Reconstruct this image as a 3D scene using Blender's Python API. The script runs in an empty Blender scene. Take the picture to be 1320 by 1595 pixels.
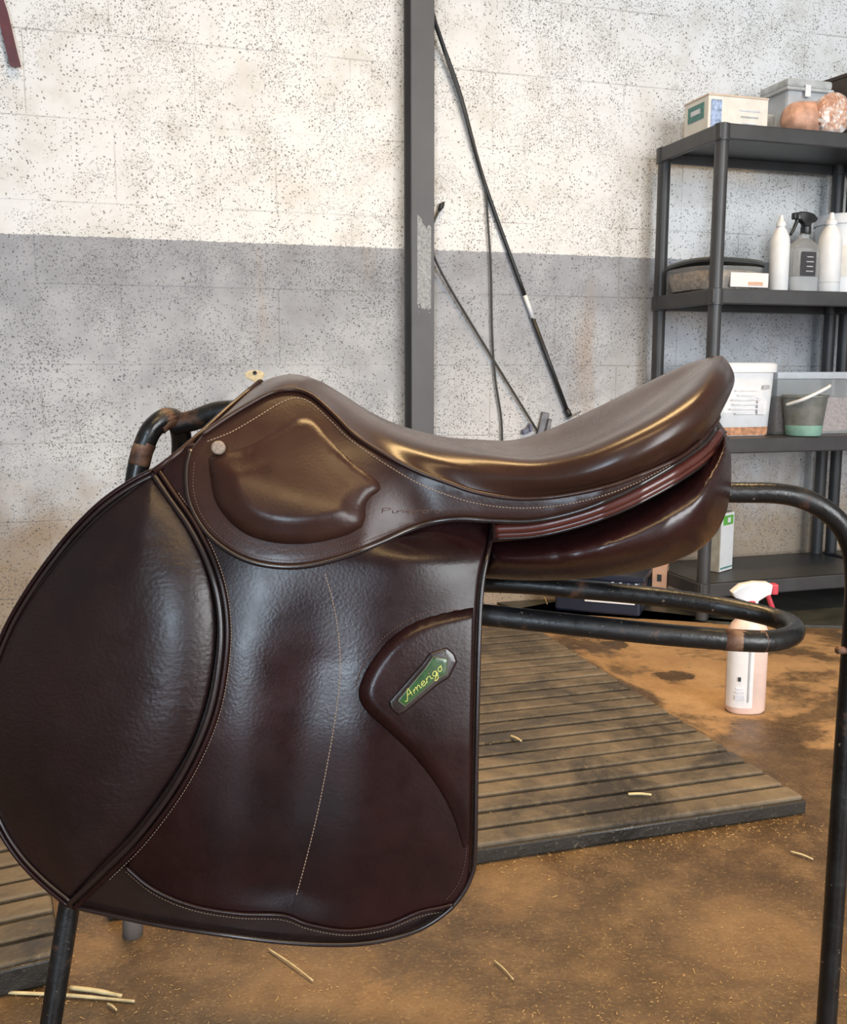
import bpy, bmesh, math, random
import numpy as np
from mathutils import Vector, Matrix
from mathutils.geometry import delaunay_2d_cdt
random.seed(7)
scene = bpy.context.scene
col = scene.collection
PI = math.pi

# ------------------------------------------------------------------ camera
F, CX, CY, CAMH = 1500.0, 660.0, 797.5, 0.75
TILT = math.atan((797.5 - 580.0) / F)
cam_d = bpy.data.cameras.new('camera')
cam_d.sensor_fit = 'VERTICAL'; cam_d.sensor_height = 36.0
cam_d.lens = F / 1595.0 * 36.0
cam_d.clip_start = 0.05
cam = bpy.data.objects.new('camera', cam_d); col.objects.link(cam)
cam.location = (0, 0, CAMH); cam.rotation_euler = (PI / 2 - TILT, 0, 0)
scene.camera = cam

# ------------------------------------------------------------------ light
world = bpy.data.worlds.new('world'); scene.world = world; world.use_nodes = True
world.node_tree.nodes['Background'].inputs[0].default_value = (0.92, 0.96, 1.0, 1)
world.node_tree.nodes['Background'].inputs[1].default_value = 0.5


def area(name, loc, target, sx, sy, power, color):
    d = bpy.data.lights.new(name, 'AREA'); d.shape = 'RECTANGLE'; d.size = sx; d.size_y = sy
    d.energy = power; d.color = color
    o = bpy.data.objects.new(name, d); col.objects.link(o); o.location = loc
    o.rotation_euler = (Vector(target) - Vector(loc)).to_track_quat('-Z', 'Y').to_euler()
    return o


# daylight enters by a wide doorway and a tall window in the wall behind the camera; a warm lamp hangs under the roof
area('doorway_daylight', (3.35, -2.75, 1.75), (0.5, 2.4, 0.9), 2.6, 2.8, 295, (0.96, 0.98, 1.0))
area('rear_window_daylight', (-0.75, -3.95, 1.35), (-0.1, 1.0, 0.7), 0.55, 2.2, 135, (0.70, 0.85, 1.0))
for ly, pw in ((1.65, 42), (-0.75, 24)):                       # two strip lamps with reflectors
    area('roof_lamp', (0.3, ly, 3.25), (0.3, ly - 0.1, 0.0), 1.8, 0.6, pw, (1.0, 0.66, 0.30)).data.spread = math.radians(105)

vs = scene.view_settings
vs.view_transform = 'Standard'; vs.look = 'None'; vs.gamma = 1.0; vs.exposure = 0.0
vs.use_curve_mapping = False

# ------------------------------------------------------------------ geometry of the place
FW = np.array([0, math.cos(TILT), -math.sin(TILT)]); UP = np.array([0, math.sin(TILT), math.cos(TILT)])
RT = np.array([1.0, 0, 0]); CAM = np.array([0, 0, CAMH])


def ray(px, py): return FW + RT * ((px - CX) / F) + UP * ((CY - py) / F)
def at(px, py, Y):
    d = ray(px, py); return CAM + d * (Y / d[1])
def at_floor(px, py, z=0.0):
    d = ray(px, py); return CAM + d * ((z - CAMH) / d[2])


YAW = math.radians(16.7)                       # the wall runs away to the right
E1 = np.array([math.cos(YAW), math.sin(YAW), 0]); E2 = np.array([-math.sin(YAW), math.cos(YAW), 0])
WALL_K = 2.87
def on_wall(px, py, out=0.0):
    d = ray(px, py); return CAM + d * ((WALL_K - out - E2 @ CAM) / (E2 @ d))


# ------------------------------------------------------------------ materials
def new_mat(name):
    m = bpy.data.materials.new(name); m.use_nodes = True
    nt = m.node_tree; b = nt.nodes['Principled BSDF']
    return m, nt, b


def nd(nt, t, **kw):
    n = nt.nodes.new(t)
    for k, v in kw.items():
        if k.startswith('i_'):
            n.inputs[k[2:].replace('_', ' ')].default_value = v
        else:
            setattr(n, k, v)
    return n


def lk(nt, a, b): nt.links.new(a, b)


def noise(nt, vec, scale, detail=4, rough=0.55, dist=0.0):
    n = nd(nt, 'ShaderNodeTexNoise'); n.inputs['Scale'].default_value = scale
    n.inputs['Detail'].default_value = detail; n.inputs['Roughness'].default_value = rough
    n.inputs['Distortion'].default_value = dist
    lk(nt, vec, n.inputs['Vector']); return n.outputs['Fac']


def ramp(nt, fac, *stops):
    r = nd(nt, 'ShaderNodeValToRGB'); el = r.color_ramp.elements
    while len(el) < len(stops): el.new(0.5)
    for e, (p, c) in zip(el, stops):
        e.position = p; e.color = (c, c, c, 1) if isinstance(c, (int, float)) else (*c, 1)
    lk(nt, fac, r.inputs['Fac']); return r.outputs['Color']


def mix(nt, fac, a, b, mode='MIX'):
    m = nd(nt, 'ShaderNodeMix', data_type='RGBA', blend_type=mode)
    for s, v in ((0, fac), (6, a), (7, b)):
        if isinstance(v, (int, float)): m.inputs[s].default_value = v
        elif isinstance(v, tuple): m.inputs[s].default_value = (*v, 1)
        else: lk(nt, v, m.inputs[s])
    return m.outputs[2]


def math_n(nt, op, a, b=None, c=None):
    m = nd(nt, 'ShaderNodeMath', operation=op)
    for i, v in enumerate((a, b, c)):
        if v is None: continue
        if isinstance(v, (int, float)): m.inputs[i].default_value = v
        else: lk(nt, v, m.inputs[i])
    return m.outputs[0]


def bump(nt, b, h, strength, dist):
    n = nd(nt, 'ShaderNodeBump'); n.inputs['Strength'].default_value = strength; n.inputs['Distance'].default_value = dist
    lk(nt, h, n.inputs['Height']); lk(nt, n.outputs['Normal'], b.inputs['Normal'])


def pos(nt): return nd(nt, 'ShaderNodeNewGeometry').outputs['Position']
def objc(nt): return nd(nt, 'ShaderNodeTexCoord').outputs['Object']


def mapping(nt, vec, scale, rot=(0, 0, 0)):
    m = nd(nt, 'ShaderNodeMapping'); m.inputs['Scale'].default_value = scale; m.inputs['Rotation'].default_value = rot
    lk(nt, vec, m.inputs['Vector']); return m.outputs[0]


def plain(name, c, rough=0.5, metal=0.0, var=0.15, scale=30, coat=0.0, trans=0.0, alpha=None, bumpd=0.0):
    m, nt, b = new_mat(name); p = objc(nt)
    n = noise(nt, p, scale, 4)
    dk = tuple(x * (1 - var) for x in c); lt = tuple(min(1, x * (1 + var)) for x in c)
    lk(nt, ramp(nt, n, (0.3, dk), (0.7, lt)), b.inputs['Base Color'])
    b.inputs['Roughness'].default_value = rough; b.inputs['Metallic'].default_value = metal
    b.inputs['Coat Weight'].default_value = coat
    if trans: b.inputs['Transmission Weight'].default_value = trans; b.inputs['IOR'].default_value = 1.2
    if bumpd: bump(nt, b, n, 0.6, bumpd)
    return m


def leather(name, dark, light, rough=(0.24, 0.42), grain=0.00025, gscale=420, wrinkle=0.0, coat=0.25, spec=0.5):
    m, nt, b = new_mat(name); p = pos(nt)
    n1 = noise(nt, p, 9, 5, 0.6); n2 = noise(nt, p, 38, 4)
    f = math_n(nt, 'ADD', math_n(nt, 'MULTIPLY', n1, 0.75), math_n(nt, 'MULTIPLY', n2, 0.25))
    lk(nt, ramp(nt, f, (0.34, dark), (0.66, light)), b.inputs['Base Color'])
    lk(nt, ramp(nt, n2, (0.3, rough[0]), (0.75, rough[1])), b.inputs['Roughness'])
    v = nd(nt, 'ShaderNodeTexVoronoi', feature='SMOOTH_F1'); v.inputs['Scale'].default_value = gscale
    lk(nt, p, v.inputs['Vector'])
    h = math_n(nt, 'MULTIPLY', v.outputs['Distance'], math_n(nt, 'MULTIPLY', n1, 1.4))
    if wrinkle:
        w = noise(nt, mapping(nt, p, (22, 22, 70), (0, 0.5, 0)), 1.0, 5, 0.7, 1.2)
        h = math_n(nt, 'ADD', h, math_n(nt, 'MULTIPLY', w, wrinkle))
    bump(nt, b, h, 0.55, grain)
    b.inputs['Coat Weight'].default_value = coat; b.inputs['Coat Roughness'].default_value = 0.22
    b.inputs['Specular IOR Level'].default_value = spec
    return m


M = {}
M['seat'] = leather('seat_leather', (0.024, 0.010, 0.007), (0.042, 0.017, 0.011), (0.25, 0.33), 0.0001, coat=0.10, spec=0.36)
M['skirt'] = leather('skirt_leather', (0.020, 0.008, 0.006), (0.036, 0.014, 0.010), (0.26, 0.38), 0.00018, coat=0.04, spec=0.30)
M['flap'] = leather('flap_leather', (0.006, 0.0021, 0.0024), (0.019, 0.0048, 0.0048), (0.23, 0.35), 0.00022, 420, coat=0.04, spec=0.30)
M['knee'] = leather('knee_pad_leather', (0.008, 0.0040, 0.0045), (0.016, 0.0060, 0.0062), (0.33, 0.45), 0.0006, 300, wrinkle=1.8, coat=0.04, spec=0.42)
M['panel'] = leather('panel_leather', (0.014, 0.0042, 0.0045), (0.028, 0.0075, 0.0075), (0.24, 0.34), 0.00015, coat=0.1)
M['welt'] = leather('red_welt_leather', (0.060, 0.014, 0.010), (0.095, 0.023, 0.017), (0.25, 0.35), 0.0001)
M['edge'] = leather('black_edge_leather', (0.010, 0.006, 0.006), (0.02, 0.011, 0.010), (0.2, 0.32), 0.0001)
M['thread'] = plain('tan_thread', (0.34, 0.24, 0.17), 0.7)
M['thread_dark'] = plain('brown_thread', (0.10, 0.05, 0.036), 0.6)
M['stud'] = plain('nickel_stud', (0.24, 0.19, 0.15), 0.75, 0.0, 0.35, 500)
M['badge_green'] = plain('green_badge', (0.016, 0.062, 0.014), 0.25, 0, 0.4, 200, coat=0.5)
M['badge_rim'] = plain('olive_rim', (0.10, 0.095, 0.06), 0.4, 0.3)
M['gold'] = plain('gold_lettering', (0.50, 0.50, 0.13), 0.4, 0.2)


def tube_metal():
    m, nt, b = new_mat('black_painted_tube'); p = pos(nt)
    n1 = noise(nt, p, 26, 6, 0.65); n2 = noise(nt, p, 160, 3)
    w = ramp(nt, n1, (0.60, 0.0), (0.68, 1.0))
    c = mix(nt, w, (0.006, 0.006, 0.0065), (0.075, 0.032, 0.016))
    chip = ramp(nt, n2, (0.70, 0.0), (0.75, 1.0))
    c = mix(nt, chip, c, (0.20, 0.15, 0.11))
    lk(nt, c, b.inputs['Base Color'])
    lk(nt, ramp(nt, n1, (0.4, 0.26), (0.7, 0.6)), b.inputs['Roughness'])
    bump(nt, b, n2, 0.5, 0.0008); return m


M['tube'] = tube_metal()
def rusty():
    m, nt, b = new_mat('rust_worn_tube'); p = pos(nt)
    n1 = noise(nt, p, 60, 6, 0.6)
    lk(nt, ramp(nt, n1, (0.35, (0.045, 0.022, 0.014)), (0.5, (0.13, 0.06, 0.035)), (0.68, (0.24, 0.15, 0.09))), b.inputs['Base Color'])
    b.inputs['Roughness'].default_value = 0.6; b.inputs['Metallic'].default_value = 0.2
    bump(nt, b, n1, 0.5, 0.0008); return m
M['rust'] = rusty()
M['rubber_foot'] = plain('grey_rubber_cap', (0.12, 0.10, 0.09), 0.8)


PAINT_Z = 1.118
def wall_mat(name, joint=False):
    m, nt, b = new_mat(name); p = pos(nt)
    sx = nd(nt, 'ShaderNodeSeparateXYZ'); lk(nt, p, sx.inputs[0]); z = sx.outputs['Z']
    big = noise(nt, p, 2.1, 4, 0.6); mid = noise(nt, p, 9, 5, 0.6); fine = noise(nt, p, 70, 5, 0.7)
    white = ramp(nt, mid, (0.30, (0.66, 0.645, 0.61)), (0.5, (0.755, 0.755, 0.745)), (0.75, (0.81, 0.815, 0.82)))
    white = mix(nt, ramp(nt, big, (0.56, 0.0), (0.75, 0.35)), white, (0.66, 0.58, 0.48))
    grey = ramp(nt, mid, (0.28, (0.27, 0.275, 0.295)), (0.5, (0.335, 0.345, 0.37)), (0.75, (0.42, 0.43, 0.455)))
    # pale dusty bloom and rusty drips on the grey band
    dust = math_n(nt, 'MULTIPLY', ramp(nt, noise(nt, p, 3.0, 5, 0.65), (0.36, 0.15), (0.60, 1.0)),
                  ramp(nt, z, (0.60, 1.0), (1.05, 0.0)))
    grey = mix(nt, dust, grey, (0.60, 0.61, 0.62))
    drip = noise(nt, mapping(nt, p, (7, 7, 1.0)), 1.0, 4, 0.6)
    grey = mix(nt, ramp(nt, drip, (0.60, 0.0), (0.75, 0.5)), grey, (0.34, 0.24, 0.16))
    ze = math_n(nt, 'ADD', z, math_n(nt, 'MULTIPLY', math_n(nt, 'SUBTRACT', fine, 0.5), 0.012))
    isw = math_n(nt, 'GREATER_THAN', ze, PAINT_Z)
    c = mix(nt, isw, grey, white)
    # brown splash dirt low on the wall
    low = math_n(nt, 'ADD', z, math_n(nt, 'MULTIPLY', math_n(nt, 'SUBTRACT', mid, 0.5), 0.5))
    c = mix(nt, ramp(nt, low, (0.20, 0.8), (0.50, 0.0)), c, (0.33, 0.23, 0.13))
    # open pores of the concrete block
    pits = None
    for sc, lo, hi, seed in ((66, 0.10, 0.22, 1), (130, 0.18, 0.33, 2), (260, 0.20, 0.40, 3)):
        mp = nd(nt, 'ShaderNodeMapping'); mp.inputs['Location'].default_value = (seed * 3.1, seed * 1.7, 0); lk(nt, p, mp.inputs['Vector'])
        # squash so pores are a little irregular
        wob = nd(nt, 'ShaderNodeMixRGB', blend_type='ADD'); wob.inputs[0].default_value = 0.012
        nv = nd(nt, 'ShaderNodeTexNoise'); nv.inputs['Scale'].default_value = 90; lk(nt, p, nv.inputs['Vector'])
        lk(nt, mp.outputs[0], wob.inputs[1]); lk(nt, nv.outputs['Color'], wob.inputs[2])
        v = nd(nt, 'ShaderNodeTexVoronoi'); v.inputs['Scale'].default_value = sc; lk(nt, wob.outputs[0], v.inputs['Vector'])
        dens = ramp(nt, noise(nt, p, 4.2 + seed, 4, 0.6), (0.42, 0.0), (0.62, 1.0))
        keep = math_n(nt, 'LESS_THAN', nd_rand(nt, v), math_n(nt, 'ADD', math_n(nt, 'MULTIPLY', dens, 0.72), 0.04))
        hole = math_n(nt, 'MULTIPLY', ramp(nt, v.outputs['Distance'], (lo, 1.0), (hi, 0.0)), keep)
        pits = hole if pits is None else math_n(nt, 'MAXIMUM', pits, hole)
    pc = mix(nt, isw, (0.12, 0.12, 0.125), (0.15, 0.135, 0.115))
    c = mix(nt, math_n(nt, 'MULTIPLY', pits, 0.85), c, pc)
    if joint: c = mix(nt, ramp(nt, noise(nt, p, 3.3, 3), (0.45, 0.04), (0.62, 0.45)), c, (0.20, 0.18, 0.15))
    lk(nt, c, b.inputs['Base Color']); b.inputs['Roughness'].default_value = 0.85
    h = math_n(nt, 'SUBTRACT', math_n(nt, 'MULTIPLY', fine, 0.5), pits)
    bump(nt, b, h, 0.6, 0.003); return m


def nd_rand(nt, v):
    s = nd(nt, 'ShaderNodeSeparateColor'); lk(nt, v.outputs['Color'], s.inputs[0]); return s.outputs[0]


M['wall'] = wall_mat('painted_concrete_block'); M['joint'] = wall_mat('painted_mortar', True)


def floor_mat():
    m, nt, b = new_mat('wet_brown_concrete'); p = pos(nt)
    big = noise(nt, p, 2.2, 5, 0.62, 0.4); mid = noise(nt, p, 10, 8, 0.72); fine = noise(nt, p, 190, 5, 0.75)
    dry = ramp(nt, mid, (0.30, (0.28, 0.16, 0.075)), (0.55, (0.42, 0.26, 0.125)), (0.75, (0.52, 0.345, 0.18)))
    wet = ramp(nt, mid, (0.30, (0.042, 0.026, 0.013)), (0.50, (0.100, 0.061, 0.029)), (0.68, (0.19, 0.120, 0.059)))
    sx = nd(nt, 'ShaderNodeSeparateXYZ'); lk(nt, p, sx.inputs[0])
    near = ramp(nt, math_n(nt, 'MULTIPLY', sx.outputs['Y'], 0.25), (0.40, 0.135), (0.52, -0.03))   # more of the wet mix towards the end by the rack
    wf = math_n(nt, 'ADD', math_n(nt, 'ADD', math_n(nt, 'MULTIPLY', big, 0.62), math_n(nt, 'MULTIPLY', mid, 0.38)), near)

    def spot(x, y, r, k=0.06, soft_=0.12):
        d = nd(nt, 'ShaderNodeVectorMath', operation='DISTANCE'); lk(nt, p, d.inputs[0]); d.inputs[1].default_value = (x, y, 0)
        dd = math_n(nt, 'ADD', d.outputs['Value'], math_n(nt, 'MULTIPLY', math_n(nt, 'SUBTRACT', mid, 0.5), k * 2))
        return ramp(nt, math_n(nt, 'DIVIDE', dd, r * 2), (0.5 - soft_ * .5, 1.0), (0.5 + soft_ * .5, 0.0))
    wm = ramp(nt, wf, (0.495, 0.0), (0.56, 1.0))
    for s in SPOTS: wm = math_n(nt, 'MAXIMUM', wm, spot(*s))
    # a wet margin seeping out along the long edge of the rubber mat
    dv = nd(nt, 'ShaderNodeVectorMath', operation='DOT_PRODUCT'); lk(nt, p, dv.inputs[0]); dv.inputs[1].default_value = tuple(E1)
    off = math_n(nt, 'ADD', math_n(nt, 'SUBTRACT', dv.outputs['Value'], float(MAT_EDGE)), math_n(nt, 'MULTIPLY', math_n(nt, 'SUBTRACT', big, 0.5), 0.55))
    wm = math_n(nt, 'MAXIMUM', wm, ramp(nt, math_n(nt, 'ADD', off, 0.5), (0.52, 1.0), (0.56, 0.0)))
    for q in DRY: wm = math_n(nt, 'MULTIPLY', wm, math_n(nt, 'SUBTRACT', 1.0, math_n(nt, 'MULTIPLY', spot(*q, k=0.20, soft_=0.3), 0.32)))
    c = mix(nt, wm, dry, wet)
    c = mix(nt, ramp(nt, fine, (0.56, 0.0), (0.70, 0.55)), c, (0.50, 0.34, 0.16))
    c = mix(nt, ramp(nt, fine, (0.30, 0.6), (0.44, 0.0)), c, (0.06, 0.035, 0.02))
    lk(nt, c, b.inputs['Base Color'])
    gl = ramp(nt, noise(nt, p, 5.5, 5, 0.6), (0.40, 0.0), (0.58, 1.0))
    for q in PUDDLE: gl = math_n(nt, 'MAXIMUM', gl, math_n(nt, 'MULTIPLY', spot(*q), 1.5))
    rr = nd(nt, 'ShaderNodeRGBToBW')
    lk(nt, mix(nt, wm, (0.85, 0.85, 0.85), mix(nt, gl, (0.6, 0.6, 0.6), (0.15, 0.15, 0.15))), rr.inputs[0]); lk(nt, rr.outputs[0], b.inputs['Roughness'])
    h = math_n(nt, 'ADD', math_n(nt, 'MULTIPLY', fine, 0.35), mid)
    bump(nt, b, h, 0.5, 0.008); return m


SPOTS = []
for (px, py, r_) in ((1205, 1142, 0.055), (1180, 1130, 0.04), (1050, 1053, 0.045), (955, 1005, 0.04)):
    q = at_floor(px, py); SPOTS.append((float(q[0]), float(q[1]), r_))
DRY, PUDDLE = [], []
for (px, py, r_) in ((470, 1545, .085), (1180, 1460, .09), (800, 1375, .07), (640, 1590, .07), (150, 1480, .05)):
    q = at_floor(px, py); DRY.append((float(q[0]), float(q[1]), r_))
for (px, py, r_) in ((1150, 1315, .10), (900, 1345, .05), (1240, 1290, .06)):
    q = at_floor(px, py); PUDDLE.append((float(q[0]), float(q[1]), r_)); SPOTS.append(PUDDLE[-1])
MAT_FR = at_floor(1256, 1268)                     # front right corner of the big rubber mat
MAT_EDGE = float(MAT_FR @ E1)
M['floor'] = floor_mat()


def mat_rubber(name, c0, c1):
    m, nt, b = new_mat(name); p = pos(nt)
    n1 = noise(nt, mapping(nt, p, (1, 1, 1)), 5, 7, 0.70, 0.5); n2 = noise(nt, p, 90, 4, 0.7)
    c = ramp(nt, n1, (0.38, c0), (0.52, tuple((a + b_) / 2 for a, b_ in zip(c0, c1))), (0.66, c1))
    c = mix(nt, ramp(nt, n2, (0.6, 0.0), (0.75, 0.4)), c, (0.30, 0.24, 0.15))
    lk(nt, c, b.inputs['Base Color'])
    lk(nt, ramp(nt, n1, (0.35, 0.30), (0.6, 0.75)), b.inputs['Roughness'])
    bump(nt, b, n2, 0.6, 0.003); return m


M['mat_rib'] = mat_rubber('dirty_rubber_rib', (0.035, 0.028, 0.020), (0.19, 0.148, 0.098))
M['mat_base'] = mat_rubber('dark_rubber_base', (0.010, 0.008, 0.006), (0.028, 0.021, 0.014))
M['shelf'] = plain('charcoal_plastic', (0.044, 0.045, 0.048), 0.42, 0, 0.2, 12)
M['shell'] = plain('dim_blockwork', (0.30, 0.29, 0.27), 0.9, 0, 0.2, 5)


def post_mat():
    m, nt, b = new_mat('grey_painted_steel'); p = pos(nt)
    n1 = noise(nt, p, 6, 4); n2 = noise(nt, p, 120, 5, 0.7)
    c = ramp(nt, n1, (0.3, (0.062, 0.062, 0.066)), (0.7, (0.085, 0.085, 0.09)))
    sx = nd(nt, 'ShaderNodeSeparateXYZ'); lk(nt, p, sx.inputs[0])
    z = math_n(nt, 'ADD', sx.outputs['Z'], math_n(nt, 'MULTIPLY', math_n(nt, 'SUBTRACT', noise(nt, p, 20, 4), 0.5), 0.16))
    a = math_n(nt, 'MULTIPLY', math_n(nt, 'GREATER_THAN', z, 0.93), math_n(nt, 'LESS_THAN', z, 1.19))
    dv = nd(nt, 'ShaderNodeVectorMath', operation='DOT_PRODUCT'); lk(nt, p, dv.inputs[0]); dv.inputs[1].default_value = tuple(E1)
    e = math_n(nt, 'SUBTRACT', dv.outputs['Value'], SCUFF_T)
    a = math_n(nt, 'MULTIPLY', a, math_n(nt, 'LESS_THAN', math_n(nt, 'ABSOLUTE', e), 0.021))
    a = math_n(nt, 'MULTIPLY', a, ramp(nt, n2, (0.35, 0.25), (0.6, 0.85)))
    lk(nt, mix(nt, a, c, (0.36, 0.38, 0.38)), b.inputs['Base Color']); b.inputs['Roughness'].default_value = 0.5
    bump(nt, b, n2, 0.3, 0.001); return m


POST_T = float(on_wall(647, 400) @ E1); SCUFF_T = POST_T + 0.004
M['steel'] = post_mat()
M['white_plastic'] = plain('white_plastic', (0.78, 0.79, 0.80), 0.4, var=0.05)
M['cream_card'] = plain('cream_card', (0.76, 0.72, 0.65), 0.7, var=0.08)
M['pink_card'] = plain('faded_card_top', (0.66, 0.52, 0.40), 0.7, var=0.08)
M['teal'] = plain('teal_print', (0.09, 0.24, 0.22), 0.6, var=0.4, scale=120)
M['blue_print'] = plain('blue_print', (0.33, 0.42, 0.62), 0.6, var=0.5, scale=90)
M['green_print'] = plain('green_print', (0.12, 0.40, 0.07), 0.6, var=0.2)
M['ink'] = plain('black_ink', (0.03, 0.03, 0.035), 0.6)
M['grey_ink'] = plain('grey_ink', (0.42, 0.43, 0.45), 0.7)
M['faint_ink'] = plain('faint_ink', (0.70, 0.71, 0.75), 0.5)
M['pale_ink'] = plain('pale_ink', (0.66, 0.67, 0.72), 0.7)
M['lid_grey'] = plain('clear_lid', (0.50, 0.52, 0.52), 0.25, var=0.25, scale=25)
M['clear'] = plain('clear_plastic', (0.88, 0.90, 0.90), 0.12, var=0.03, trans=0.82)
M['milky'] = plain('milky_plastic', (0.80, 0.83, 0.86), 0.3, var=0.05, trans=0.45)
M['dark_lid'] = plain('dark_lid', (0.055, 0.062, 0.062), 0.4)
M['brown_box'] = plain('brown_box', (0.075, 0.055, 0.042), 0.7)
M['orange_feed'] = plain('orange_feed', (0.50, 0.25, 0.14), 0.8, var=0.5, scale=60, bumpd=0.003)
M['mixed_feed'] = plain('mixed_feed', (0.34, 0.25, 0.17), 0.8, var=0.7, scale=80, bumpd=0.004)
M['pink_grain'] = plain('pink_grain', (0.48, 0.33, 0.31), 0.85, var=0.45, scale=110, bumpd=0.004)
M['salt'] = plain('pink_salt', (0.56, 0.31, 0.21), 0.5, var=0.45, scale=22, bumpd=0.006)
M['black_plastic'] = plain('black_plastic', (0.014, 0.015, 0.017), 0.35)
M['red_plastic'] = plain('red_plastic', (0.62, 0.055, 0.08), 0.35)
M['pink_bottle'] = plain('pink_bottle', (0.80, 0.58, 0.49), 0.3, var=0.10, scale=16)
M['pale_label'] = plain('pale_label', (0.80, 0.76, 0.74), 0.5, var=0.05)
M['grey_bucket'] = plain('smoky_bucket', (0.15, 0.155, 0.14), 0.4, var=0.25, scale=40)
M['mint'] = plain('mint_band', (0.22, 0.40, 0.32), 0.5, var=0.15)
M['navy'] = plain('navy_plastic', (0.012, 0.018, 0.038), 0.4)
M['salmon'] = plain('salmon_card', (0.62, 0.38, 0.26), 0.7)
M['carton'] = plain('brown_carton', (0.36, 0.32, 0.25), 0.8, var=0.2)
M['whip'] = plain('black_whip', (0.018, 0.018, 0.018), 0.45)
M['cord'] = plain('grey_cord', (0.05, 0.05, 0.047), 0.7)
M['red_strap'] = plain('oxblood_strap', (0.105, 0.022, 0.028), 0.35, var=0.35, scale=18)
M['plaster'] = plain('bare_plaster', (0.60, 0.50, 0.32), 0.9, var=0.2, scale=90)
M['straw'] = plain('straw', (0.54, 0.44, 0.24), 0.6, var=0.2, scale=60)
M['chaff'] = plain('chaff', (0.40, 0.26, 0.11), 0.7, var=0.4, scale=30)
M['grey_metal'] = plain('grey_metal', (0.16, 0.16, 0.17), 0.5, 0.4, 0.3, 60)
M['blue_metal'] = plain('slate_blue_plastic', (0.12, 0.13, 0.20), 0.5)
M['floor_sheet'] = plain('green_black_rubber_sheet', (0.050, 0.052, 0.045), 0.45, 0, 0.35, 14)


def foil_mat():
    m, nt, b = new_mat('crinkled_film'); p = objc(nt)
    n = nd(nt, 'ShaderNodeTexVoronoi'); n.inputs['Scale'].default_value = 60; lk(nt, p, n.inputs['Vector'])
    n1 = noise(nt, p, 35, 5, 0.7, 1.0)
    lk(nt, ramp(nt, n1, (0.38, (0.50, 0.24, 0.15)), (0.52, (0.70, 0.48, 0.37)), (0.62, (0.88, 0.84, 0.82))), b.inputs['Base Color'])
    b.inputs['Roughness'].default_value = 0.2; b.inputs['Coat Weight'].default_value = 0.6
    bump(nt, b, n.outputs['Distance'], 0.8, 0.008); return m
M['film'] = foil_mat()

# ------------------------------------------------------------------ builders
WL = {}


def tag(o, label=None, cat=None, group=None, kind=None):
    if label: o['label'] = label
    if cat: o['category'] = cat
    if group: o['group'] = group
    if kind: o['kind'] = kind
    return o


def thing(name, loc, label, cat, group=None):
    o = bpy.data.objects.new(name, None); col.objects.link(o); o.empty_display_size = 0.05
    o.location = tuple(float(v) for v in loc); WL[o] = np.array(loc, float)
    return tag(o, label, cat, group)


def build(name, verts, faces, mat, parent=None, smooth=True, loc=None, angle=None):
    """one mesh object; verts are world coordinates"""
    base = WL[parent] if parent is not None else (np.array(loc, float) if loc is not None else np.zeros(3))
    v = np.asarray(verts, float) - base
    me = bpy.data.meshes.new(name); me.from_pydata(v.tolist(), [], [tuple(int(i) for i in f) for f in faces])
    me.materials.append(M[mat] if isinstance(mat, str) else mat)
    bm = bmesh.new(); bm.from_mesh(me); bmesh.ops.recalc_face_normals(bm, faces=bm.faces); bm.to_mesh(me); bm.free()
    if smooth:
        me.polygons.foreach_set('use_smooth', [True] * len(me.polygons))
        if angle: me.set_sharp_from_angle(angle=math.radians(angle))
    o = bpy.data.objects.new(name, me); col.objects.link(o)
    WL[o] = base
    if parent is not None: o.parent = parent
    elif loc is not None: o.location = tuple(base)
    return o


class MB:
    def __init__(s): s.v = []; s.f = []
    def add(s, v, f):
        n = len(s.v); s.v += [tuple(map(float, p)) for p in v]; s.f += [tuple(i + n for i in q) for q in f]; return s


def spline(pts, n=8, closed=False):
    P = [np.array(p, float) for p in pts]; N = len(P); out = []
    rng = N if closed else N - 1
    for i in range(rng):
        if closed: p0, p1, p2, p3 = P[(i - 1) % N], P[i], P[(i + 1) % N], P[(i + 2) % N]
        else:
            p1, p2 = P[i], P[i + 1]
            p0 = P[i - 1] if i > 0 else 2 * p1 - p2
            p3 = P[i + 2] if i + 2 < N else 2 * p2 - p1
        for k in range(n):
            t = k / n
            out.append(0.5 * ((2 * p1) + (-p0 + p2) * t + (2 * p0 - 5 * p1 + 4 * p2 - p3) * t * t + (-p0 + 3 * p1 - 3 * p2 + p3) * t ** 3))
    if not closed: out.append(P[-1])
    return out


def tube(path, r, seg=10, closed=False, caps=True, squash=None):
    P = [np.array(p, float) for p in path]; n = len(P)
    R = r if hasattr(r, '__len__') else [r] * n
    v, f = [], []; prev = None
    for i, p in enumerate(P):
        a = P[(i - 1) % n] if (closed or i > 0) else p; b = P[(i + 1) % n] if (closed or i < n - 1) else p
        t = b - a; L = np.linalg.norm(t); t = t / L if L > 1e-9 else np.array([0, 0, 1.0])
        if prev is None:
            ref = np.array([0, 0, 1.0]) if abs(t[2]) < 0.9 else np.array([1.0, 0, 0]); nrm = ref - t * (ref @ t)
        else: nrm = prev - t * (prev @ t)
        nrm /= np.linalg.norm(nrm); prev = nrm; bn = np.cross(t, nrm)
        for k in range(seg):
            an = 2 * PI * k / seg; v.append(p + R[i] * (math.cos(an) * nrm + math.sin(an) * bn))
    for i in range(n if closed else n - 1):
        j = (i + 1) % n
        for k in range(seg):
            l = (k + 1) % seg; f.append((i * seg + k, i * seg + l, j * seg + l, j * seg + k))
    if caps and not closed:
        f.append(tuple(range(seg))[::-1]); f.append(tuple((n - 1) * seg + k for k in range(seg)))
    return v, f


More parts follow.
